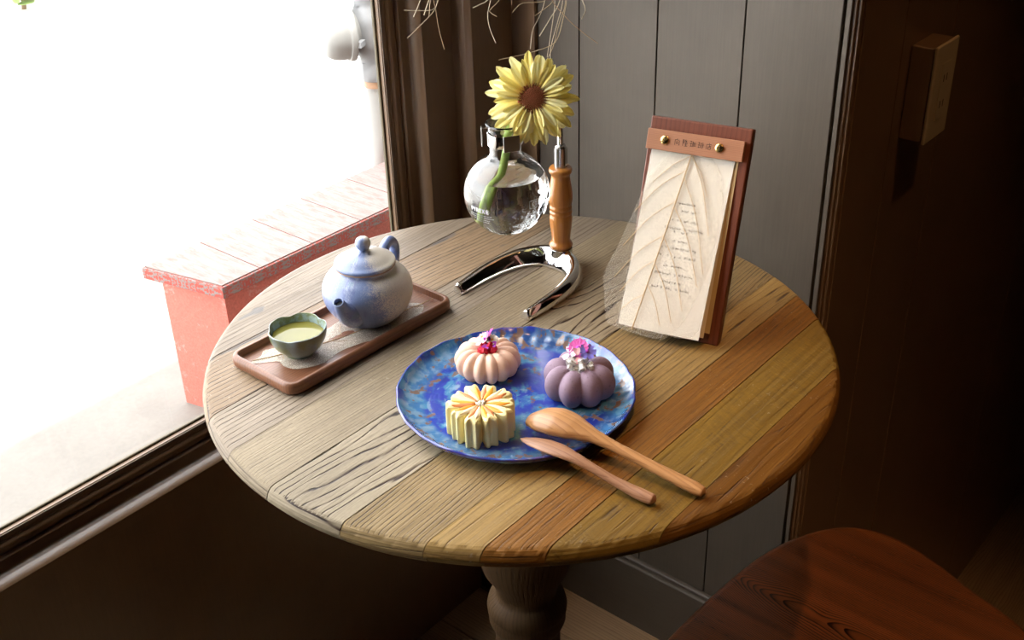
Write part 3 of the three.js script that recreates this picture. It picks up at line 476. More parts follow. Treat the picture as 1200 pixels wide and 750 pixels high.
{
  const t = thing('confection', 'dusky purple lobed sweet topped with clear jelly and a pink flower', 'sweet', [0.1055, PY, 0.0445], 0.32, 'sweets on the blue plate');
  part(t, 'sweet_body', lobed(8, 0.0178, 0.0150, 0.0116, 0.0168, 0.0152, 0.0100, 0.0), woodMat(grainTex([0.27, 0.185, 0.25], [0.11, 0.065, 0.10], 15), 0.7, 0.00012));
  const mClear = jelly(lin(0.88, 0.88, 0.86), 0.4); reseed(19);
  for (let i = 0; i < 46; i++) { const a = rnd(0, 6.28), r = Math.sqrt(rnd()) * 0.0108, s = rnd(0.0030, 0.0042), m = part(t, 'jelly_cube', new RoundedBoxGeometry(s, s, s, 1, s * 0.12), mClear); m.position.set(Math.cos(a) * r + 0.0012, 0.0275 + rnd(0, 0.0105) - r * 0.22, Math.sin(a) * r + 0.0030); m.rotation.set(rnd(0, 3), rnd(0, 3), rnd(0, 3)); }
  blossom(t, 'fringed_flower', 11, 0.0102, 0.0050, std(lin(0.78, 0.13, 0.50), 0.7, { side: THREE.DoubleSide }), [-0.0032, 0.0420, -0.0070], [0.75, 0.45, 0.0], 0.2, mViolet, 1);
  blossom(t, 'small_flower', 6, 0.0079, 0.0046, mBluePetal, [0.0052, 0.0410, -0.0058], [0.5, 0.3, -0.35], 0.5, mViolet);
  blossom(t, 'petal_cluster', 3, 0.0078, 0.0054, std(lin(0.74, 0.52, 0.66), 0.7, { side: THREE.DoubleSide }), [-0.0095, 0.0388, -0.0022], [0.4, 0.2, 0.4], 1.2, null);
  blossom(t, 'petal_cluster', 2, 0.0072, 0.0050, std(lin(0.78, 0.42, 0.45), 0.7, { side: THREE.DoubleSide }), [-0.0010, 0.0395, 0.0018], [0.9, 0.1, 0], 0.2, null);
}
{
  const t = thing('confection', 'pale yellow flower-shaped cut sweet with orange petal inlays', 'sweet', [0.0735, PY, 0.1385], 0.10, 'sweets on the blue plate');
  const n = 10, h = 0.0275, sh = [];
  for (let i = 0; i < n; i++) { // each petal: shoulder, tip, notch, tip, shoulder
    const a0 = (i / n) * 6.2832, q = (k, r) => { const a = a0 + k * 6.2832 / n; sh.push(V(Math.cos(a) * r, 0, Math.sin(a) * r)); };
    const R = i % 2 ? 0.0285 : 0.0300;
    q(-0.5, 0.0185); q(-0.42, 0.0210); q(-0.34, R * 0.93); q(-0.24, R); q(-0.08, R * 0.93); q(0.02, R * 0.915); q(0.08, R * 0.93); q(0.16, R * 0.99); q(0.27, R * 0.985); q(0.35, R * 0.9); q(0.42, 0.021);
  }
  const oc = new THREE.CatmullRomCurve3(sh, true, 'catmullrom', 0.35), N = 320, base = oc.getPoints(N).slice(0, N);
  const ring = (k, y, tw = 0) => base.map((p) => { const l = p.length(); return V(p.x * (1 - k / l), y, p.z * (1 - k / l)); });
  const dome = (k) => ring(0, 0).map((p) => { const l = p.length(), r = l * k, a = Math.atan2(p.z, p.x), pet = Math.abs(Math.cos(a * 5)); return V(Math.cos(a) * r, h - 0.0012 * (1 - pet) * smooth(0.2, 0.7, k) - 0.0035 * Math.pow(1 - k, 1.5) + 0.0012 * pet * smooth(0.3, 0.8, k), Math.sin(a) * r); });
  part(t, 'sweet_body', loft([ring(0.0012, 0), ring(0.0002, 0.001), ring(0, 0.003), ring(0, h * 0.5), ring(0, h - 0.0022), ring(0.0006, h - 0.0008), dome(0.94), dome(0.8), dome(0.6), dome(0.4), dome(0.2), dome(0.05)]), std(lin(0.90, 0.78, 0.37), 0.55, { sheen: 0.2 }));
  const mOr = [std(lin(0.88, 0.33, 0.015), 0.5), std(lin(0.88, 0.42, 0.03), 0.5), std(lin(0.76, 0.27, 0.09), 0.5)], mPale = std(lin(0.84, 0.72, 0.44), 0.55); reseed(29);
  for (let i = 0; i < 10; i++) for (const s of [-1, 1]) {
    const a = (i / 10) * 6.2832 + s * 0.13, g = sheet(6, 10, (u, v) => { const x = (u - 0.5) * 0.0066 * Math.sin(Math.pow(v, 0.8) * 3.05); return V(x, 0.0013 * Math.sin(u * Math.PI) + 0.0012 * v, 0.0045 + v * 0.0200); }).rotateY(Math.PI / 2 - a);
    const m = part(t, 'petal_inlay', g, s > 0 ? mOr[i % 3] : (i % 3 === 1 ? mOr[(i + 1) % 3] : mPale)); m.position.y = h - 0.0012; m.material.side = THREE.DoubleSide;
  }
  const mSug = std(lin(0.85, 0.82, 0.74), 0.5);
  for (let i = 0; i < 22; i++) { const a = rnd(0, 6.28), r = Math.sqrt(rnd()) * 0.0042, s = rnd(0.0008, 0.0013), m = part(t, 'sugar_grain', new THREE.IcosahedronGeometry(s, 0), mSug); m.position.set(Math.cos(a) * r, h - 0.0008 + rnd(0, 0.0026) * (1 - r / 0.005), Math.sin(a) * r); }
}
// ---------------------------------------------------------------- wooden spoon and knife
function utensil(t, name, spine, halfW, halfT, mat, power = 1) {
  // oval sections along a spine; halfW across (horizontal), halfT in height
  const c = new THREE.CatmullRomCurve3(spine.map((q) => V(...q)), false, 'centripetal'), n = 30, M = 64, rings = [];
  const at = (a, k) => { const x = k * (a.length - 1), i = Math.min(a.length - 2, Math.floor(x)), f = x - i, s = f * f * (3 - 2 * f); return mix(a[i], a[i + 1], s * 0.5 + f * 0.5); };
  for (let i = 0; i <= M; i++) { const k = i / M, p = c.getPoint(k), tn = c.getTangent(k), s = V().crossVectors(tn, V(0, 1, 0)).normalize(), u = V().crossVectors(s, tn); rings.push(Array.from({ length: n }, (_, j) => { const a = (j / n) * 6.2832; return p.clone().addScaledVector(s, Math.cos(a) * at(halfW, k)).addScaledVector(u, Math.sin(a) * at(halfT, k)); })); }
  return part(t, name, metreUV(loft(rings), 0), mat);
}
const spoonWood = woodTex({ w: 256, h: 512, su: 0.06, sv: 0.25, base: [0.52, 0.27, 0.105], dark: [0.26, 0.10, 0.035], ring: 120, warp: 2.4, pores: 0.25, seed: 81 });
const knifeWood = woodTex({ w: 256, h: 512, su: 0.06, sv: 0.25, base: [0.42, 0.22, 0.12], dark: [0.20, 0.085, 0.045], ring: 150, warp: 1.6, pores: 0.4, seed: 83 });
{
  const t = thing('wooden_spoon', 'honey brown wooden spoon lying bowl down across the plate rim', 'spoon', [0.19, 0, 0.10]);
  const S = [[0.1035, 0.0150, 0.1150], [0.1080, 0.0185, 0.1142], [0.1200, 0.0225, 0.1125], [0.1330, 0.0245, 0.1105], [0.1460, 0.0245, 0.1090], [0.1570, 0.0236, 0.1077], [0.1680, 0.0226, 0.1065], [0.1850, 0.0198, 0.1045], [0.2100, 0.0155, 0.1020], [0.2350, 0.0112, 0.0995], [0.2560, 0.0078, 0.0972], [0.2640, 0.0066, 0.0964], [0.2665, 0.0063, 0.0961]].map(([x, y, z]) => [x - 0.19, y, z - 0.10]);
  utensil(t, 'spoon_body', S, [0.0008, 0.0095, 0.0160, 0.0172, 0.0150, 0.0108, 0.0068, 0.0049, 0.0049, 0.0056, 0.0062, 0.0050, 0.0008], [0.0006, 0.0042, 0.0072, 0.0082, 0.0075, 0.0062, 0.0050, 0.0042, 0.0041, 0.0044, 0.0047, 0.0038, 0.0006], woodMat(spoonWood, 0.36, 0.00006));
}
{
  const t = thing('wooden_pick', 'slim brown wooden sweet knife with a leaf-shaped blade lying across the plate rim', 'knife', [0.18, 0, 0.135]);
  const S = [[0.1170, 0.0175, 0.1400], [0.1215, 0.0180, 0.1395], [0.1310, 0.0192, 0.1386], [0.1420, 0.0200, 0.1375], [0.1520, 0.0202, 0.1366], [0.1610, 0.0198, 0.1358], [0.1700, 0.0186, 0.1349], [0.1850, 0.0152, 0.1332], [0.2000, 0.0112, 0.1313], [0.2150, 0.0080, 0.1294], [0.2290, 0.0060, 0.1277], [0.2380, 0.0055, 0.1267], [0.2410, 0.0055, 0.1264]].map(([x, y, z]) => [x - 0.18, y, z - 0.135]);
  utensil(t, 'knife_body', S, [0.0005, 0.0035, 0.0066, 0.0084, 0.0084, 0.0072, 0.0054, 0.0038, 0.0037, 0.0046, 0.0054, 0.0048, 0.0008], [0.0005, 0.0013, 0.0020, 0.0024, 0.0027, 0.0030, 0.0034, 0.0036, 0.0036, 0.0041, 0.0047, 0.0042, 0.0008], woodMat(knifeWood, 0.45, 0.00008));
}

// ---------------------------------------------------------------- siphon stand with flask and flower
const mChrome = std(lin(0.82, 0.81, 0.79), 0.07, { metalness: 1 }), mSteel = std(lin(0.55, 0.54, 0.52), 0.22, { metalness: 1 });
const SX = -0.0685, SZ = -0.1545;
{
  const t = thing('siphon_stand', 'chrome fork-footed coffee siphon stand with an orange turned wooden grip', 'stand', [SX, 0, SZ]);
  // horseshoe foot: ridge-topped bar swept round a U that opens towards +z
  const half = [[0.0, 0.0115, 0.004], [0.019, 0.0110, 0.0085], [0.034, 0.0102, 0.024], [0.0425, 0.0088, 0.048], [0.0455, 0.0072, 0.075], [0.0455, 0.0056, 0.098], [0.0450, 0.0046, 0.1155], [0.0450, 0.0043, 0.1185]];
  const full = [...half.slice(1).reverse().map(([x, y, z]) => [-x, y, z]), ...half];
  const c = new THREE.CatmullRomCurve3(full.map(([x, , z]) => V(x, 0, z)), false, 'centripetal'), M = 110, rings = [];
  for (let i = 0; i <= M; i++) {
    const k = i / M, e = Math.abs(2 * k - 1), p = c.getPoint(k), tn = c.getTangent(k), s = V(-tn.z, 0, tn.x);
    const endk = smooth(1, 0.955, e), w = mix(0.0130, 0.0056, Math.pow(e, 0.8)) * Math.sqrt(0.02 + 0.98 * endk), h = mix(0.0215, 0.0088, Math.pow(e, 0.9)) * Math.sqrt(0.05 + 0.95 * endk);
    // section: flat foot, sloping sides, soft ridge towards the outside
    rings.push([[-1, 0.0], [-1.0, 0.18], [-0.86, 0.52], [-0.62, 0.82], [-0.36, 0.97], [-0.1, 1.0], [0.16, 0.93], [0.45, 0.74], [0.75, 0.48], [0.95, 0.22], [1, 0.06], [0.97, 0]].map(([a, b]) => p.clone().addScaledVector(s, a * w).add(V(0, b * h, 0))));
  }
  part(t, 'fork_foot', loft(rings), mChrome);
  part(t, 'foot_socket', slathe([[0.0, 0.0], [0.0128, 0.0], [0.0132, 0.002], [0.0126, 0.012], [0.0120, 0.0185], [0.0112, 0.0205], [0.0, 0.0206]], 40, 40), mSteel);
  const grip = [[0.0, 0.0205], [0.0088, 0.0206], [0.0118, 0.0215], [0.0128, 0.0238], [0.0120, 0.0262], [0.0102, 0.0275], [0.0098, 0.030], [0.0104, 0.036], [0.0115, 0.045], [0.0123, 0.0535], [0.0121, 0.0570], [0.0112, 0.0592], [0.0112, 0.0600], [0.0121, 0.0612], [0.0121, 0.0632], [0.0111, 0.0645], [0.0111, 0.0652], [0.0121, 0.0664], [0.0121, 0.0686], [0.0112, 0.0700], [0.0113, 0.0712], [0.0124, 0.0735], [0.0128, 0.079], [0.0122, 0.0865], [0.0108, 0.0960], [0.0099, 0.1020], [0.0098, 0.1050], [0.0112, 0.1062], [0.0124, 0.1085], [0.0122, 0.1110], [0.0108, 0.1128], [0.0, 0.1130]];
  const gt = woodTex({ w: 256, h: 256, su: 0.08, sv: 0.2, base: [0.50, 0.20, 0.042], dark: [0.33, 0.11, 0.022], ring: 60, seed: 87, pores: 0.1 });
  const gg = lathe(grip, 48), gp = gg.attributes.position, gu = gg.attributes.uv; for (let i = 0; i < gp.count; i++) gu.setXY(i, gu.getX(i) * 0.08, gp.getY(i));
  part(t, 'wooden_grip', gg, woodMat(gt, 0.28, 0.00002, { clearcoat: 0.5, clearcoatRoughness: 0.15 }), 'glossy orange turned wooden grip');
  part(t, 'hex_nut', new THREE.CylinderGeometry(0.0072, 0.0072, 0.0215, 6).toNonIndexed().translate(0, 0.1237, 0), mSteel);
  part(t, 'nut_collar', lathe([[0, 0.1340], [0.0060, 0.1340], [0.0052, 0.1372], [0, 0.1375]], 24), mSteel);
  part(t, 'rod', new THREE.CylinderGeometry(0.0032, 0.0032, 0.0400, 20).translate(0, 0.1570, 0), mChrome);
  part(t, 'arm', tube([[0, 0.1735, -0.002], [0, 0.1738, 0.02], [0, 0.1736, 0.045], [0.0, 0.1732, 0.0694]], 0.0030, 20, 12), mChrome);
  // clamp round the neck of the flask with two turned-down tabs
  const N = [0, 0, 0.0865], band = part(t, 'neck_clamp', lathe([[0.0163, 0.1662], [0.0172, 0.1662], [0.0172, 0.1778], [0.0163, 0.1778], [0.0163, 0.1662]], 48).translate(...N), mChrome);
  const tabAt = (ang, r, w, y0, y1, name) => { const g = rbox(-w / 2, w / 2, y0, y1, -0.0006, 0.0006, 0.0005, 1).translate(0, 0, r).rotateY(ang).translate(...N); part(band, name, g, mSteel); };
  tabAt(-0.85, 0.0222, 0.0052, 0.1642, 0.1840, 'clamp_tab'); tabAt(1.05, 0.0186, 0.0165, 0.1640, 0.1800, 'clamp_tab');
  part(band, 'tab_bridge', rbox(-0.0026, 0.0026, 0.1826, 0.1840, 0.0160, 0.0224, 0.0004, 1).rotateY(-0.85).translate(...N), mChrome);
}
const FC = [SX, 0.115, SZ + 0.0865], FR = 0.0425;
const mGlass = new THREE.MeshPhysicalMaterial({ color: 0xffffff, transmission: 1, thickness: 0.001, ior: 1.47, roughness: 0 });
{
  const t = thing('glass_flask', 'round glass flask half full of water, hung in the siphon stand as a vase', 'flask', [FC[0], FC[1] - FR, FC[2]]);
  const out = [], inn = [], g0 = 0.0011; // outside from the bottom up, inside back down
  for (let i = 0; i <= 40; i++) { const a = (i / 40) * 2.74; out.push([Math.sin(a) * FR, FR - Math.cos(a) * FR]); inn.push([Math.sin(a) * (FR - g0), FR - Math.cos(a) * (FR - g0)]); }
  const neck = [[0.0158, 0.0822], [0.0153, 0.0848], [0.0153, 0.0955], [0.0156, 0.1070], [0.0166, 0.1110], [0.0182, 0.1128], [0.0186, 0.1142], [0.0180, 0.1153], [0.0166, 0.1150], [0.0150, 0.1122], [0.0143, 0.1075], [0.0141, 0.0955], [0.0141, 0.0848], [0.0146, 0.0822]];
  part(t, 'flask_glass', lathe([...out, ...neck, ...inn.reverse()], 96), mGlass, 'clear glass');
  const yw = 0.0630, wr = FR - g0 + 0.00005, w = [[0, FR - wr]]; const aMax = Math.acos((FR - yw) / wr);
  for (let i = 1; i <= 36; i++) { const a = (i / 36) * aMax; w.push([Math.sin(a) * wr, FR - Math.cos(a) * wr]); }
  const wg = lathe([...w, [Math.sin(aMax) * wr * 0.97, yw - 0.0005], [Math.sin(aMax) * wr * 0.6, yw - 0.0005], [0, yw - 0.0005]], 96);
  part(t, 'water', toCreasedNormals(wg, 0.7), new THREE.MeshPhysicalMaterial({ color: 0xffffff, transmission: 1, thickness: 0.05, ior: 1.33, roughness: 0, attenuationColor: lin(0.93, 0.97, 0.95), attenuationDistance: 0.2 }), 'clear water');
  // white printing on the glass
  const print = canvasTex(512, 256, (x, W, H) => { x.fillStyle = '#000'; x.fillRect(0, 0, W, H); x.fillStyle = '#fff'; x.strokeStyle = '#fff'; x.textAlign = 'center'; x.font = 'bold 84px sans-serif'; x.fillText('PYREX®', W / 2, 92); x.lineWidth = 7; for (const [y, a, b] of [[128, 70, 440], [160, 50, 470], [196, 120, 400], [228, 150, 380]]) { let p = a; let k = 0; while (p < b) { const l = 10 + ((k * 37 + y) % 28); x.beginPath(); x.moveTo(p, y); x.lineTo(Math.min(b, p + l), y); x.stroke(); p += l + 9; k++; } } }, false);
  const print2 = canvasTex(256, 128, (x, W, H) => { x.fillStyle = '#000'; x.fillRect(0, 0, W, H); x.fillStyle = '#fff'; x.strokeStyle = '#fff'; x.textAlign = 'center'; x.font = 'bold 78px sans-serif'; x.fillText('CTA', W / 2, 90); x.lineWidth = 6; x.strokeRect(14, 18, W - 28, H - 40); }, false);
  const patch = (a0, a1, e0, e1, tex, name) => { const g = sheet(16, 8, (u, v) => { const a = mix(a0, a1, u), e = mix(e0, e1, v), r = FR + 0.00015; return V(Math.sin(a) * Math.cos(e) * r, FR + Math.sin(e) * r, Math.cos(a) * Math.cos(e) * r); }); part(t, name, g, new THREE.MeshPhysicalMaterial({ color: lin(0.9, 0.9, 0.9), roughness: 0.5, alphaMap: tex, transparent: true }), 'white printing on the glass', false); };
  patch(-0.42, 0.46, -0.46, 0.02, print, 'printed_mark'); patch(1.22, 1.62, -0.10, 0.16, print2, 'printed_mark');
}
{
  const H = V(-0.0465, 0.2110, -0.0840), nrm = V(0.60, 0.42, 0.68).normalize();
  const t = thing('gerbera_flower', 'yellow gerbera with an orange brown centre standing in the flask', 'flower', [FC[0], FC[1] - FR, FC[2]]);
  const off = V(FC[0], FC[1] - FR, FC[2]), L = (v) => v.clone().sub(off);
  const back = H.clone().addScaledVector(nrm, -0.008), b = L(back);
  part(t, 'stem', tube([[-0.0165, 0.0115, 0.020], [-0.0100, 0.035, 0.0125], [-0.002, 0.062, 0.0055], [0.003, 0.085, 0.0030], [0.0065, 0.112, -0.001], [b.x - 0.007, b.y - 0.014, b.z - 0.006], [b.x, b.y, b.z]], 0.0040, 50, 12), std(lin(0.36, 0.50, 0.09), 0.5), 'fresh green stem');
  const head = new THREE.Group(); head.name = 'flower_head'; head.position.copy(L(H)); head.quaternion.setFromUnitVectors(V(0, 0, 1), nrm); t.add(head);
  const mk = (len, w, curl, cup, twist) => sheet(6, 12, (u, v) => { const s = v * len, ww = w * Math.min(1, 0.42 + v * 1.1) * Math.sqrt(Math.max(0.02, 1 - Math.pow(v, 5))), x = (u - 0.5) * ww, gr = Math.abs(u - 0.5) * 2; const tip = v > 0.95 ? Math.pow(Math.abs(Math.cos(u * 9.42)), 2) * 0.0007 : 0; return V(x + twist * s * v, 0.010 + s - tip, cup * gr * gr * 0.0014 - curl * v * v * 0.012 + 0.0022 * Math.sin(v * 3) - 0.0008 * Math.cos(u * 12.56)); });
  const variants = [mk(0.0345, 0.0104, 0.7, 1, 0.04), mk(0.0325, 0.0110, 1.0, 1.4, -0.06), mk(0.0355, 0.0096, 0.35, 1.2, 0.08), mk(0.031, 0.0100, 1.3, 0.8, -0.1)], inner = [mk(0.025, 0.0072, -0.1, 1.4, 0.05), mk(0.0275, 0.0068, 0.2, 1.6, -0.08), mk(0.022, 0.0062, -0.4, 1.2, 0.1)];
  const petalMat = [[0.93, 0.81, 0.30], [0.94, 0.86, 0.40], [0.92, 0.77, 0.22]].map((c) => std(lin(...c), 0.6, { side: THREE.DoubleSide, transmission: 0.25, thickness: 0 }));
  reseed(41);
  for (let i = 0; i < 38; i++) { const m = part(head, 'petal', variants[i % 4], petalMat[i % 3]); m.rotation.z = (i / 38) * 6.2832 + rnd(-0.07, 0.07); m.position.z = -0.003 + (i % 2) * 0.0022; m.rotation.order = 'ZXY'; m.rotation.x = rnd(-0.16, 0.12); m.rotation.y = rnd(-0.35, 0.35); }
  for (let i = 0; i < 24; i++) { const m = part(head, 'petal', inner[i % 3], petalMat[(i + 1) % 3]); m.rotation.order = 'ZXY'; m.rotation.z = (i / 24) * 6.2832 + rnd(-0.1, 0.1); m.position.z = 0.0022; m.rotation.x = rnd(0.05, 0.25); m.rotation.y = rnd(-0.4, 0.4); }
  const gs = [], gold = (i) => i * 2.39996;
  for (let i = 0; i < 210; i++) { const r = 0.0142 * Math.sqrt(i / 210), a = gold(i); gs.push(new THREE.ConeGeometry(0.0010, 0.0034, 5).rotateX(Math.PI / 2).rotateZ(a).rotateY(-0.4 * Math.cos(a) * r * 40 * -1).translate(Math.cos(a) * r, Math.sin(a) * r, 0.0052 + 0.0026 * (1 - (r / 0.0142) ** 2) + (hash(i, 1, 2) - 0.5) * 0.0012)); }
  const fl = part(head, 'florets', mergeGeometries(gs), std(lin(0.46, 0.17, 0.06), 0.8), 'orange brown disc florets'); fl.userData.kind = 'stuff';
  part(head, 'disc', new THREE.SphereGeometry(0.0146, 28, 12, 0, 6.2832, 0, Math.PI / 2).rotateX(Math.PI / 2).scale(1, 1, 0.45).translate(0, 0, 0.001), std(lin(0.34, 0.10, 0.045), 0.9));
  part(head, 'calyx', slathe([[0, -0.0085], [0.0045, -0.0080], [0.0085, -0.005], [0.0105, -0.0015], [0.0, -0.0012]], 20, 28).rotateX(Math.PI / 2), std(lin(0.20, 0.30, 0.06), 0.6));
}
// ---------------------------------------------------------------- menu stand
{
  const t = thing('menu_stand', 'red-brown wooden menu board leaning on the table with papers under a screwed bar', 'menu', [0.1075, 0, -0.0955], 0.225);
  const tilt = 0.335, Wd = 0.0985, Ln = 0.205, Th = 0.0115, K = t;
  t.rotation.order = 'YXZ'; t.rotation.x = -tilt; t.position.y += 0.0002; // the whole menu leans back on its prop
  const bt = woodTex({ w: 256, h: 512, su: 0.1, sv: 0.25, base: [0.20, 0.060, 0.030], dark: [0.09, 0.025, 0.014], ring: 110, warp: 1.4, pores: 0.6, seed: 93 });
  const lt = woodTex({ w: 256, h: 256, su: 0.05, sv: 0.1, base: [0.45, 0.205, 0.105], dark: [0.30, 0.12, 0.06], ring: 300, warp: 1.4, pores: 0.5, seed: 95 });
  const mBoard = woodMat(bt, 0.42, 0.00008), mBar = woodMat(lt, 0.5, 0.00006);
  part(K, 'back_board', metreUV(rbox(-Wd / 2, Wd / 2, 0.0, Ln, -Th, 0, 0.0016, 3), 1), mBoard);
  part(t, 'prop_leg', metreUV(rbox(-0.012, 0.012, 0, 0.125, -0.004, 0.004, 0.001, 2).rotateX(0.32).translate(0, 0.0014, -0.094).rotateX(tilt), 1), mBoard);
  const by0 = Ln - 0.0305, by1 = Ln - 0.0115;
  const bar = part(K, 'clip_bar', metreUV(rbox(-0.0485, 0.0450, by0, by1, 0.0010, 0.0068, 0.0006, 2), 0), mBar, 'lighter wooden bar with brass screws');
  const strokes = [
    [[5, 0, 4, 2], [1, 2, 1, 10], [1, 2, 9, 2, 9, 10, 8, 9.3], [3.5, 5, 6.5, 5, 6.5, 8, 3.5, 8, 3.5, 5]],
    [[1, 0, 1, 10], [1, 0.5, 3, 0.5, 2, 3, 3, 5, 1.5, 6], [6, 0, 4, 3], [5, 1.5, 8, 1.5, 5, 5], [6, 2, 9, 5], [4.5, 6, 9, 6], [6.8, 4.8, 6.8, 10], [5, 8, 8.5, 8], [4, 10, 9.5, 10]],
    [[0, 1, 3, 1], [0, 5, 3, 5], [0, 9, 3.2, 8.5], [1.5, 1, 1.5, 9], [4, 3, 6, 3, 5.8, 9, 5.2, 9], [5, 1, 4, 9], [7.2, 3, 9.5, 3, 9.5, 8, 7.2, 8, 7.2, 3]],
    [[0, 1, 3, 1], [0, 5, 3, 5], [0, 9, 3.2, 8.5], [1.5, 1, 1.5, 9], [5.5, 1, 5.5, 9.5], [4, 3, 5.5, 3], [4, 5, 5.5, 5], [4, 7.5, 5.5, 7], [8, 0.5, 8, 10], [8, 3, 9.6, 3], [8, 5, 9.6, 5], [8, 7, 9.6, 7]],
    [[5, 0, 5, 1.5], [1, 2, 9, 2], [1, 2, 0.2, 10], [5.5, 3, 5.5, 6], [5.5, 4.3, 8.5, 4.3], [3.2, 6, 8, 6, 8, 9.5, 3.2, 9.5, 3.2, 6]],
  ];
  const txt = canvasTex(700, 140, (x, W, H) => { x.fillStyle = '#000'; x.fillRect(0, 0, W, H); x.strokeStyle = '#fff'; x.lineWidth = 8; x.lineCap = 'round'; x.lineJoin = 'round'; strokes.forEach((ch, i) => ch.forEach((s) => { x.beginPath(); for (let k = 0; k < s.length; k += 2) { const px = 22 + i * 138 + s[k] * 9.6, py = 16 + s[k + 1] * 10.4; k ? x.lineTo(px, py) : x.moveTo(px, py); } x.stroke(); })); }, false);
  part(bar, 'burned_lettering', new THREE.PlaneGeometry(0.0390, 0.0078).translate(-0.0028, (by0 + by1) / 2 + 0.0004, 0.00690), new THREE.MeshPhysicalMaterial({ color: lin(0.035, 0.02, 0.014), roughness: 0.8, alphaMap: txt, transparent: true }), 'dark burned lettering', false);
  const mBrass = std(lin(0.78, 0.56, 0.22), 0.25, { metalness: 1 });
  for (const [x, rot] of [[-0.0305, 0.55], [0.0225, 1.45]]) {
    part(bar, 'brass_screw', slathe([[0.0, 0.0], [0.0040, 0.0], [0.0042, 0.0008], [0.0038, 0.0016], [0.0022, 0.0021], [0.0, 0.0022]], 24, 28).rotateX(Math.PI / 2).translate(x, (by0 + by1) / 2 + 0.0004, 0.0068), mBrass, 'slotted brass screw');
    part(bar, 'screw_slot', box(-0.0038, 0.0038, -0.00045, 0.00045, 0.0010, 0.00235).rotateZ(rot).translate(x, (by0 + by1) / 2 + 0.0004, 0.0068), std(lin(0.16, 0.10, 0.03), 0.5, { metalness: 1 }));
  }
  // papers: hang from the bar, bottoms swing away from the board
  const paperAt = (x0, x1, y0, lift, skew, curl, z0, corner = 0) => sheet(12, corner ? 60 : 24, (u, v) => { const k = 1 - v, y = mix(y0, by0 + 0.004, v); const rc = corner && y < y0 + corner ? corner - Math.sqrt(Math.max(0, corner * corner - (y0 + corner - y) ** 2)) : 0; const x = mix(x0, x1 - rc, u) + skew * k, yy = y; return V(x, yy, z0 + lift * Math.pow(k, 1.25) + curl * Math.sin(u * Math.PI) * k * 0.004); });
  const text = canvasTex(512, 1024, (x, W, H) => {
    x.fillStyle = '#efe9da'; x.fillRect(0, 0, W, H); x.fillStyle = '#736d62'; let s = 7; const r = () => (s = (s * 16807) % 2147483647) / 2147483647;
    for (const [y, a, b] of [[290, 215, 330], [330, 255, 340], [385, 205, 370], [430, 170, 400], [450, 230, 330], [500, 240, 330], [540, 170, 385], [585, 160, 400], [640, 210, 330], [685, 165, 400], [730, 220, 330], [765, 160, 395]]) for (let p = a; p < b; p += 15) { if (r() < 0.16) continue; for (let k = 0; k < 4; k++) { x.fillRect(p + r() * 8, y + r() * 10, 4 + r() * 7, 3.2); x.fillRect(p + r() * 9, y + r() * 7, 3.2, 4 + r() * 7); } }
  });
  const mKraft = std(lin(0.52, 0.36, 0.17), 0.8, { side: THREE.DoubleSide }), mCream = std(lin(0.72, 0.62, 0.46), 0.75, { side: THREE.DoubleSide }), mPrint = std(0xffffff, 0.7, { map: text, side: THREE.DoubleSide }), mVellum = std(lin(0.86, 0.83, 0.76), 0.6, { side: THREE.DoubleSide, transparent: true, opacity: 0.20 });
  part(K, 'paper', paperAt(-0.041, 0.0405, 0.012, 0.0065, 0.001, 0.3, 0.0004), mKraft, 'brown kraft sheet');
  part(K, 'paper', paperAt(-0.0435, 0.0375, 0.0075, 0.0105, 0.000, 0.4, 0.0007), mCream, 'cream sheet');
  part(K, 'paper', paperAt(-0.0440, 0.0370, 0.0055, 0.0170, -0.0020, 0.6, 0.0010), mPrint, 'sheet of faint grey print');
  part(K, 'vellum_cover', paperAt(-0.0445, 0.0375, 0.0045, 0.0182, -0.0030, 0.6, 0.0013, 0.016), mVellum, 'translucent white cover sheet');
  // skeleton leaf over the papers
  const O = [[-0.010, 0.1780], [-0.026, 0.1720], [-0.041, 0.150], [-0.050, 0.118], [-0.0600, 0.080], [-0.0700, 0.0500], [-0.0690, 0.044], [-0.0600, 0.012], [-0.0555, 0.0035], [-0.030, 0.0005], [-0.006, -0.0005], [0.004, 0.0015], [0.017, 0.018], [0.028, 0.050], [0.034, 0.085], [0.034, 0.120], [0.030, 0.155], [0.012, 0.1775]];
  const zAt = (x, y) => { const k = 1 - clamp((y - 0.0045) / (by0 + 0.004 - 0.0045)), u = (x + 0.0445 + 0.003 * k) / 0.082; return 0.0013 + 0.0182 * Math.pow(k, 1.25) + (u > 0 && u < 1 ? 0.6 * Math.sin(u * Math.PI) * k * 0.004 : -Math.min(Math.abs(u), 1) * 0.004 * k) + 0.0009; };
  const sp = new THREE.CatmullRomCurve3(O.map(([x, y]) => V(x, y, 0)), true, 'catmullrom', 0.3).getSpacedPoints(140).slice(0, 140), c0 = V(-0.014, 0.085, 0);
  const lg = loft([1, 0.9, 0.78, 0.64, 0.48, 0.3, 0.12, 0.01].map((k) => sp.map((q) => { const p = q.clone().sub(c0).multiplyScalar(k).add(c0); p.z = zAt(p.x, p.y) + 0.0004 * (vn(p.x * 120, p.y * 120, 5) - 0.5); return p; })), false);
  const lp = lg.attributes.position, luv = []; for (let i = 0; i < lp.count; i++) luv.push(lp.getX(i) / 0.1, lp.getY(i) / 0.2); lg.setAttribute('uv', new THREE.Float32BufferAttribute(luv, 2));
  const leaf = new THREE.Group(); leaf.name = 'skeleton_leaf'; leaf.userData.label = 'large pale skeleton leaf held under the bar'; K.add(leaf);
  part(leaf, 'membrane', lg, new THREE.MeshPhysicalMaterial({ color: lin(0.80, 0.73, 0.60), roughness: 0.85, alphaMap: laceTex(305, 0.0009, 512, 1024, 0.1, 0.2, 12, 110), transparent: true, side: THREE.DoubleSide }));
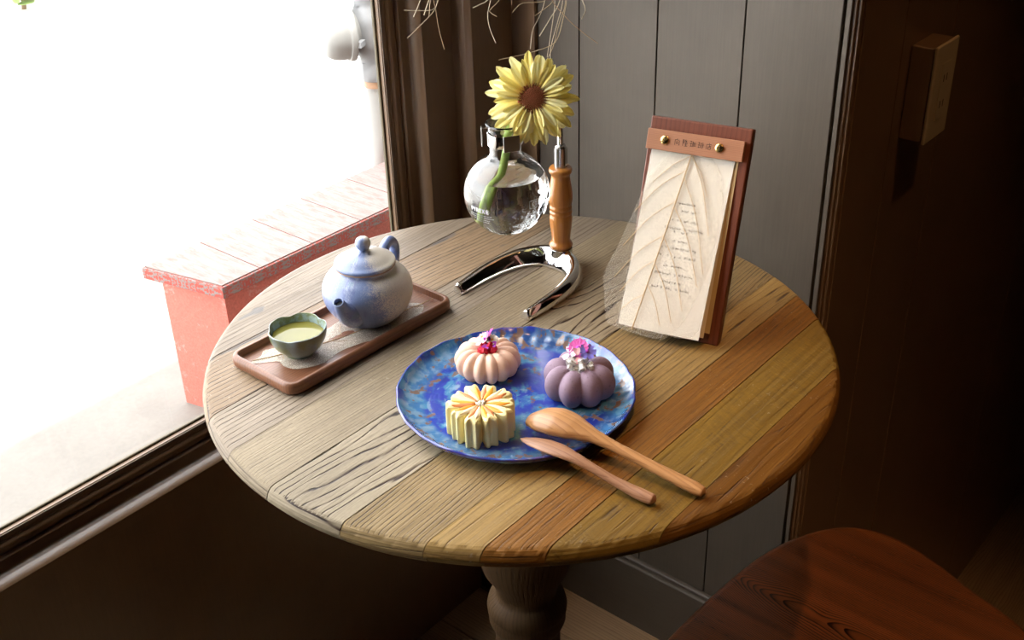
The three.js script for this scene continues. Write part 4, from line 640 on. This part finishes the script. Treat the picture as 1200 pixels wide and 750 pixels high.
  const mid = (k) => [mix(-0.0035, -0.0300, k), mix(0.1770, 0.0035, k)], vt = (pts, r, m = mVeinPale) => part(leaf, 'vein', tube(pts.map(([x, y]) => [x, y, zAt(x, y) + 0.0008]), r, 18, 6), m);
  part(leaf, 'midrib', tube([0, 0.15, 0.3, 0.45, 0.6, 0.75, 0.9, 1].map((k) => { const [x, y] = mid(k); return [x, y, zAt(x, y) + 0.0008]; }), 0.00060, 40, 7), mVeinPale);
  for (const [k, s, dx, dy] of [[0.02, -1, 0.033, -0.030], [0.10, -1, 0.043, -0.045], [0.27, -1, 0.044, -0.050], [0.46, -1, 0.042, -0.048], [0.60, -1, 0.030, -0.036], [0.80, -1, 0.020, -0.018], [0.01, 1, 0.030, -0.072], [0.02, 1, 0.022, -0.035], [0.14, 1, 0.035, -0.085], [0.30, 1, 0.036, -0.070], [0.47, 1, 0.031, -0.065], [0.62, 1, 0.027, -0.052], [0.74, 1, 0.020, -0.036]]) { const [x, y] = mid(k); vt([[x, y], [x + s * dx * 0.5, y + dy * 0.38], [x + s * dx, y + dy]], 0.00034); }
}
// ---------------------------------------------------------------- power outlet on the dark wall
{
  const t = thing('power_outlet', 'surface mounted wall outlet with a beige plate on a brown box', 'outlet', [0.1402, 0.075, -0.5545]);
  const mPlate = std(lin(0.50, 0.38, 0.23), 0.4), mDark = std(lin(0.02, 0.015, 0.01), 0.6);
  part(t, 'mounting_box', metreUV(rbox(0, 0.0265, 0.0, 0.110, -0.0285, 0.0300, 0.002, 2), 1), mBrown, 'brown box');
  const pl = part(t, 'cover_plate', rbox(0.0272, 0.0315, -0.002, 0.112, -0.0300, 0.0310, 0.002, 3), mPlate, 'beige cover plate');
  part(pl, 'socket_insert', rbox(0.0312, 0.0326, 0.022, 0.089, -0.0125, 0.0125, 0.0006, 2), mPlate);
  for (const y of [0.040, 0.071]) for (const z of [-0.0042, 0.0042]) part(pl, 'socket_slot', box(0.0325, 0.0328, y - 0.0042, y + 0.0042, z - 0.0009, z + 0.0009), mDark);
}
// ---------------------------------------------------------------- dried grass hanging in front of the corner
{
  const S = [[[-0.25,0.26,-0.149],[-0.25,0.252,-0.143],[-0.25,0.245,-0.137]],[[-0.244,0.256,-0.17],[-0.244,0.247,-0.163],[-0.247,0.24,-0.155],[-0.257,0.222,-0.132]],[[-0.24,0.258,-0.165],[-0.24,0.25,-0.159],[-0.254,0.249,-0.146],[-0.264,0.25,-0.137]],[[-0.25,0.256,-0.168],[-0.247,0.252,-0.167],[-0.236,0.228,-0.16],[-0.225,0.21,-0.155]],[[-0.254,0.256,-0.166],[-0.254,0.247,-0.16],[-0.253,0.242,-0.156]],[[-0.237,0.262,-0.151],[-0.233,0.246,-0.143]],[[-0.194,0.26,-0.199],[-0.192,0.245,-0.19],[-0.186,0.233,-0.185],[-0.176,0.218,-0.183]],[[-0.219,0.245,-0.241],[-0.224,0.234,-0.229],[-0.216,0.229,-0.232]],[[-0.206,0.254,-0.207],[-0.211,0.25,-0.2],[-0.216,0.247,-0.193]],[[-0.186,0.256,-0.223],[-0.184,0.249,-0.22]],[[-0.187,0.241,-0.281],[-0.186,0.223,-0.268],[-0.187,0.213,-0.259],[-0.183,0.194,-0.249]],[[-0.166,0.249,-0.257],[-0.173,0.247,-0.249],[-0.186,0.246,-0.238],[-0.19,0.238,-0.228]],[[-0.168,0.243,-0.284],[-0.17,0.224,-0.267],[-0.173,0.209,-0.253]],[[-0.149,0.248,-0.271],[-0.147,0.235,-0.264],[-0.144,0.212,-0.248],[-0.146,0.207,-0.242],[-0.162,0.2,-0.223],[-0.186,0.194,-0.198]],[[-0.165,0.246,-0.271],[-0.157,0.214,-0.253],[-0.153,0.192,-0.241]],[[-0.151,0.256,-0.246],[-0.132,0.237,-0.248],[-0.114,0.223,-0.253],[-0.098,0.212,-0.259]],[[-0.143,0.247,-0.29],[-0.136,0.236,-0.288],[-0.136,0.227,-0.281]],[[-0.163,0.238,-0.287],[-0.162,0.223,-0.276],[-0.159,0.195,-0.257],[-0.161,0.182,-0.246]],[[-0.154,0.248,-0.271],[-0.151,0.226,-0.257],[-0.148,0.202,-0.241],[-0.143,0.187,-0.234]],[[-0.17,0.244,-0.274],[-0.175,0.236,-0.264],[-0.18,0.23,-0.254]]];
  const t = thing('dried_grass', 'wispy dried grass bunch hanging above the flower', 'dried plant', [-0.165, 0.40, -0.235]);
  const mG = [std(lin(0.52, 0.42, 0.29), 0.7), std(lin(0.42, 0.31, 0.18), 0.7), std(lin(0.30, 0.18, 0.09), 0.7)];
  const knot = [0, 0.02, 0];
  S.forEach((pts, i) => { const loc = pts.map(([x, y, z]) => [x + 0.165, y - 0.40, z + 0.235]), f = loc[0]; part(t, 'grass_strand', tube([knot, [f[0] * 0.45, (f[1] + 0.02) * 0.35 , f[2] * 0.45], [f[0] * 0.9, f[1] * 0.82, f[2] * 0.9], ...loc], i % 4 === 0 ? 0.00062 : 0.00045, 40, 5), mG[[0, 1, 0, 2, 0, 1][i % 6]]); });
  part(t, 'tie', lathe([[0.003, 0.010], [0.005, 0.012], [0.005, 0.026], [0.003, 0.028]], 16), mG[2]);
  part(t, 'cord', tube([[0, 0.02, 0], [0, 0.4, 0], [0, 0.9, 0], [0, ROOM.top - 0.40, 0]], 0.0012, 8, 6), mG[2]);
}
// ---------------------------------------------------------------- things on the pavement
{
  const redTex = makeTex(512, 512, (u, v) => { const a = Math.abs(2 * u - 1), b = Math.abs(2 * v - 1), n = fbm(a * 14, b * 14, 3, 5), m = vn(u * 160, v * 160, 7), w = smooth(0.62, 0.86, n * 0.85 + m * 0.15); return [0, 1, 2].map((i) => mix([0.50, 0.125, 0.092][i] * (0.85 + 0.3 * m), [0.50, 0.34, 0.30][i], w * 0.5)).concat([m]); }, true, 0.4, 0.4);  // pale pink mixed into the red puts overexposed haze in the paint
  const topTex = makeTex(512, 512, (u, v) => { const a = Math.abs(2 * u - 1), b = Math.abs(2 * v - 1), n = fbm(a * 40, b * 6, 13, 5), m = vn(u * 210, v * 60, 17), w = smooth(0.1, 0.6, n); return [0, 1, 2].map((i) => mix([0.24, 0.080, 0.062][i], [0.185, 0.150, 0.135][i], w * 0.9) * (0.88 + 0.24 * m)).concat([n]); }, true, 0.3, 0.3);
  const edgeTex = makeTex(256, 256, (u, v) => { const n = fbm(Math.abs(2 * u - 1) * 18, Math.abs(2 * v - 1) * 18, 23, 4), w = smooth(0.42, 0.56, n); return [0, 1, 2].map((i) => mix([0.34, 0.05, 0.035][i], [0.20, 0.16, 0.15][i], w)).concat([n]); }, true, 0.12, 0.12);
  const mRed = woodMat(redTex, 0.6, 0.0003), mTop = woodMat(topTex, 0.7, 0.0004), mEdge = woodMat(edgeTex, 0.7, 0.0004);
  const t = thing('planter_bench', 'red wooden bench box with worn edges and bright haze painted into its red, on the pavement outside the window', 'bench', [-1.08, -0.72, -0.75]);
  // top slab with a slightly skewed end; edges carry a worn strip
  const yT = 0.315, z0 = -0.72, s = new THREE.Shape(); s.moveTo(0.090, -0.415); s.lineTo(-0.095, -0.455); s.lineTo(-0.095, 0.72); s.lineTo(0.090, 0.72); s.closePath();
  const slab = new THREE.ExtrudeGeometry(s, { depth: 0.02, bevelEnabled: true, bevelThickness: 0.002, bevelSize: 0.002, bevelSegments: 2 }).rotateX(-Math.PI / 2).translate(0, yT - 0.023, 0);
  part(t, 'bench_edge', metreUV(slab, 2), mEdge);
  const planks = 9; for (let i = 0; i < planks; i++) { const a = -0.455 + i * 0.13, zz0 = -(a + 0.128), zz1 = -a; part(t, 'top_board', metreUV(i === 0 ? (() => { const q = new THREE.Shape(); q.moveTo(0.088, -0.413); q.lineTo(-0.093, -0.453); q.lineTo(-0.093, -0.327); q.lineTo(0.088, -0.327); q.closePath(); return new THREE.ExtrudeGeometry(q, { depth: 0.003, bevelEnabled: false }).rotateX(-Math.PI / 2).translate(0, yT - 0.0015, 0); })() : box(-0.093, 0.088, yT - 0.0015, yT + 0.0015, zz0, zz1), 0, i * 0.11), mTop); }
  const bs = new THREE.Shape(); bs.moveTo(0.066, -0.398); bs.lineTo(-0.082, -0.430); bs.lineTo(-0.082, 0.70); bs.lineTo(0.066, 0.70); bs.closePath();
  part(t, 'bench_body', metreUV(new THREE.ExtrudeGeometry(bs, { depth: yT - 0.0235, bevelEnabled: false }).rotateX(-Math.PI / 2), 1), mRed);
}
{
  const mW = std(lin(0.22, 0.22, 0.208), 0.6), mA = std(lin(0.17, 0.175, 0.18), 0.5), mC = std(lin(0.26, 0.15, 0.085), 0.5);
  const t = thing('standpipe', 'white standpipe with a grey valve and a round white cap beyond the bench', 'pipe', [-1.22, -0.72, -0.972]);
  const cyl = (r, y0, y1, seg = 24) => new THREE.CylinderGeometry(r, r, y1 - y0, seg).translate(0, (y0 + y1) / 2, 0);
  part(t, 'pipe', cyl(0.026, 0, 0.49), mW); part(t, 'pipe', cyl(0.026, 0.705, 1.6), mW);
  part(t, 'ring', cyl(0.029, 0.475, 0.49), mC, 'copper coloured ring'); part(t, 'ring', cyl(0.029, 0.692, 0.706), mC, 'copper coloured ring');
  part(t, 'valve_body', slathe([[0.0, 0.49], [0.03, 0.49], [0.032, 0.535], [0.036, 0.55], [0.046, 0.575], [0.046, 0.62], [0.038, 0.645], [0.034, 0.66], [0.034, 0.692], [0.0, 0.692]], 40, 32), mA);
  part(t, 'hexagon_nut', new THREE.CylinderGeometry(0.037, 0.037, 0.035, 6).toNonIndexed().translate(0, 0.675, 0), mA); part(t, 'hexagon_nut', new THREE.CylinderGeometry(0.035, 0.035, 0.04, 6).toNonIndexed().translate(0, 0.512, 0), mA);
  const cap = slathe([[0.0, 0.118], [0.022, 0.116], [0.044, 0.107], [0.054, 0.092], [0.057, 0.074], [0.057, 0.060], [0.061, 0.058], [0.061, 0.046], [0.05, 0.044], [0.03, 0.03], [0.0, 0.03]], 50, 48).rotateX(Math.PI / 2).rotateY(-0.5).translate(0, 0.60, 0);
  part(t, 'round_cap', cap, mW); part(t, 'flange_lug', box(-0.006, 0.006, 0.58, 0.592, 0.05, 0.075).rotateY(0.4), mA);
}
{
  const t = thing('street_shrub', 'small leafy shrub on the far side of the street', 'shrub', [-4.36, -0.726, -1.80]); reseed(77);
  const lf = sheet(2, 4, (u, v) => V((u - 0.5) * 0.07 * Math.sin(0.2 + v * 2.8), 0.02 * v * v, v * 0.11)), gs = [];
  for (let i = 0; i < 170; i++) { const a = rnd(0, 6.283), r = Math.sqrt(rnd()) * 0.24, y = rnd(0.03, 0.22) * (1 - r * 1.4) + 0.05; gs.push(lf.clone().rotateX(rnd(-1.1, 0.3)).rotateY(rnd(0, 6.28)).translate(Math.cos(a) * r, y, Math.sin(a) * r)); }
  const f = part(t, 'foliage', mergeGeometries(gs), std(lin(0.16, 0.22, 0.07), 0.7, { side: THREE.DoubleSide })); f.userData.kind = 'stuff';
  part(t, 'stem', tube([[0, 0, 0], [0.02, 0.1, 0], [0, 0.2, 0.02]], 0.012, 8, 6), std(lin(0.2, 0.14, 0.08), 0.8));
}
// ---------------------------------------------------------------- shop lamps outside the frame
for (const [x, z, I, ang, tx, ty, tz, label] of [
  [0.52, 0.42, 3.8, 0.30, -0.14, -2.1, -0.56, 'small black ceiling spotlight above the stool'],
  [0.74, -0.30, 1.3, 0.32, -0.40, -1.75, -0.18, 'small black ceiling spotlight facing the outlet wall'],
]) {
  const t = thing('ceiling_spotlight', label, 'lamp', [x, ROOM.top, z]);
  part(t, 'housing', lathe([[0.0, 0.0], [0.045, 0.0], [0.045, -0.09], [0.036, -0.09], [0.034, -0.03], [0.0, -0.03]], 32), std(lin(0.03, 0.03, 0.03), 0.5, { side: THREE.DoubleSide }));
  const glow = std(lin(1, 0.85, 0.6), 0.5); glow.emissive = lin(1.0, 0.62, 0.30); glow.emissiveIntensity = 5;
  part(t, 'lens', new THREE.CylinderGeometry(0.033, 0.033, 0.004, 24).translate(0, -0.035, 0), glow, 'glowing lens', false);
  const p = new THREE.SpotLight(lin(1.0, 0.56, 0.25), I, 0, ang, 0.7, 2); p.position.set(0, -0.10, 0); p.target.position.set(tx, ty, tz); p.castShadow = true; p.shadow.radius = 1.5; t.add(p, p.target);
}
renderer.render(scene, camera);
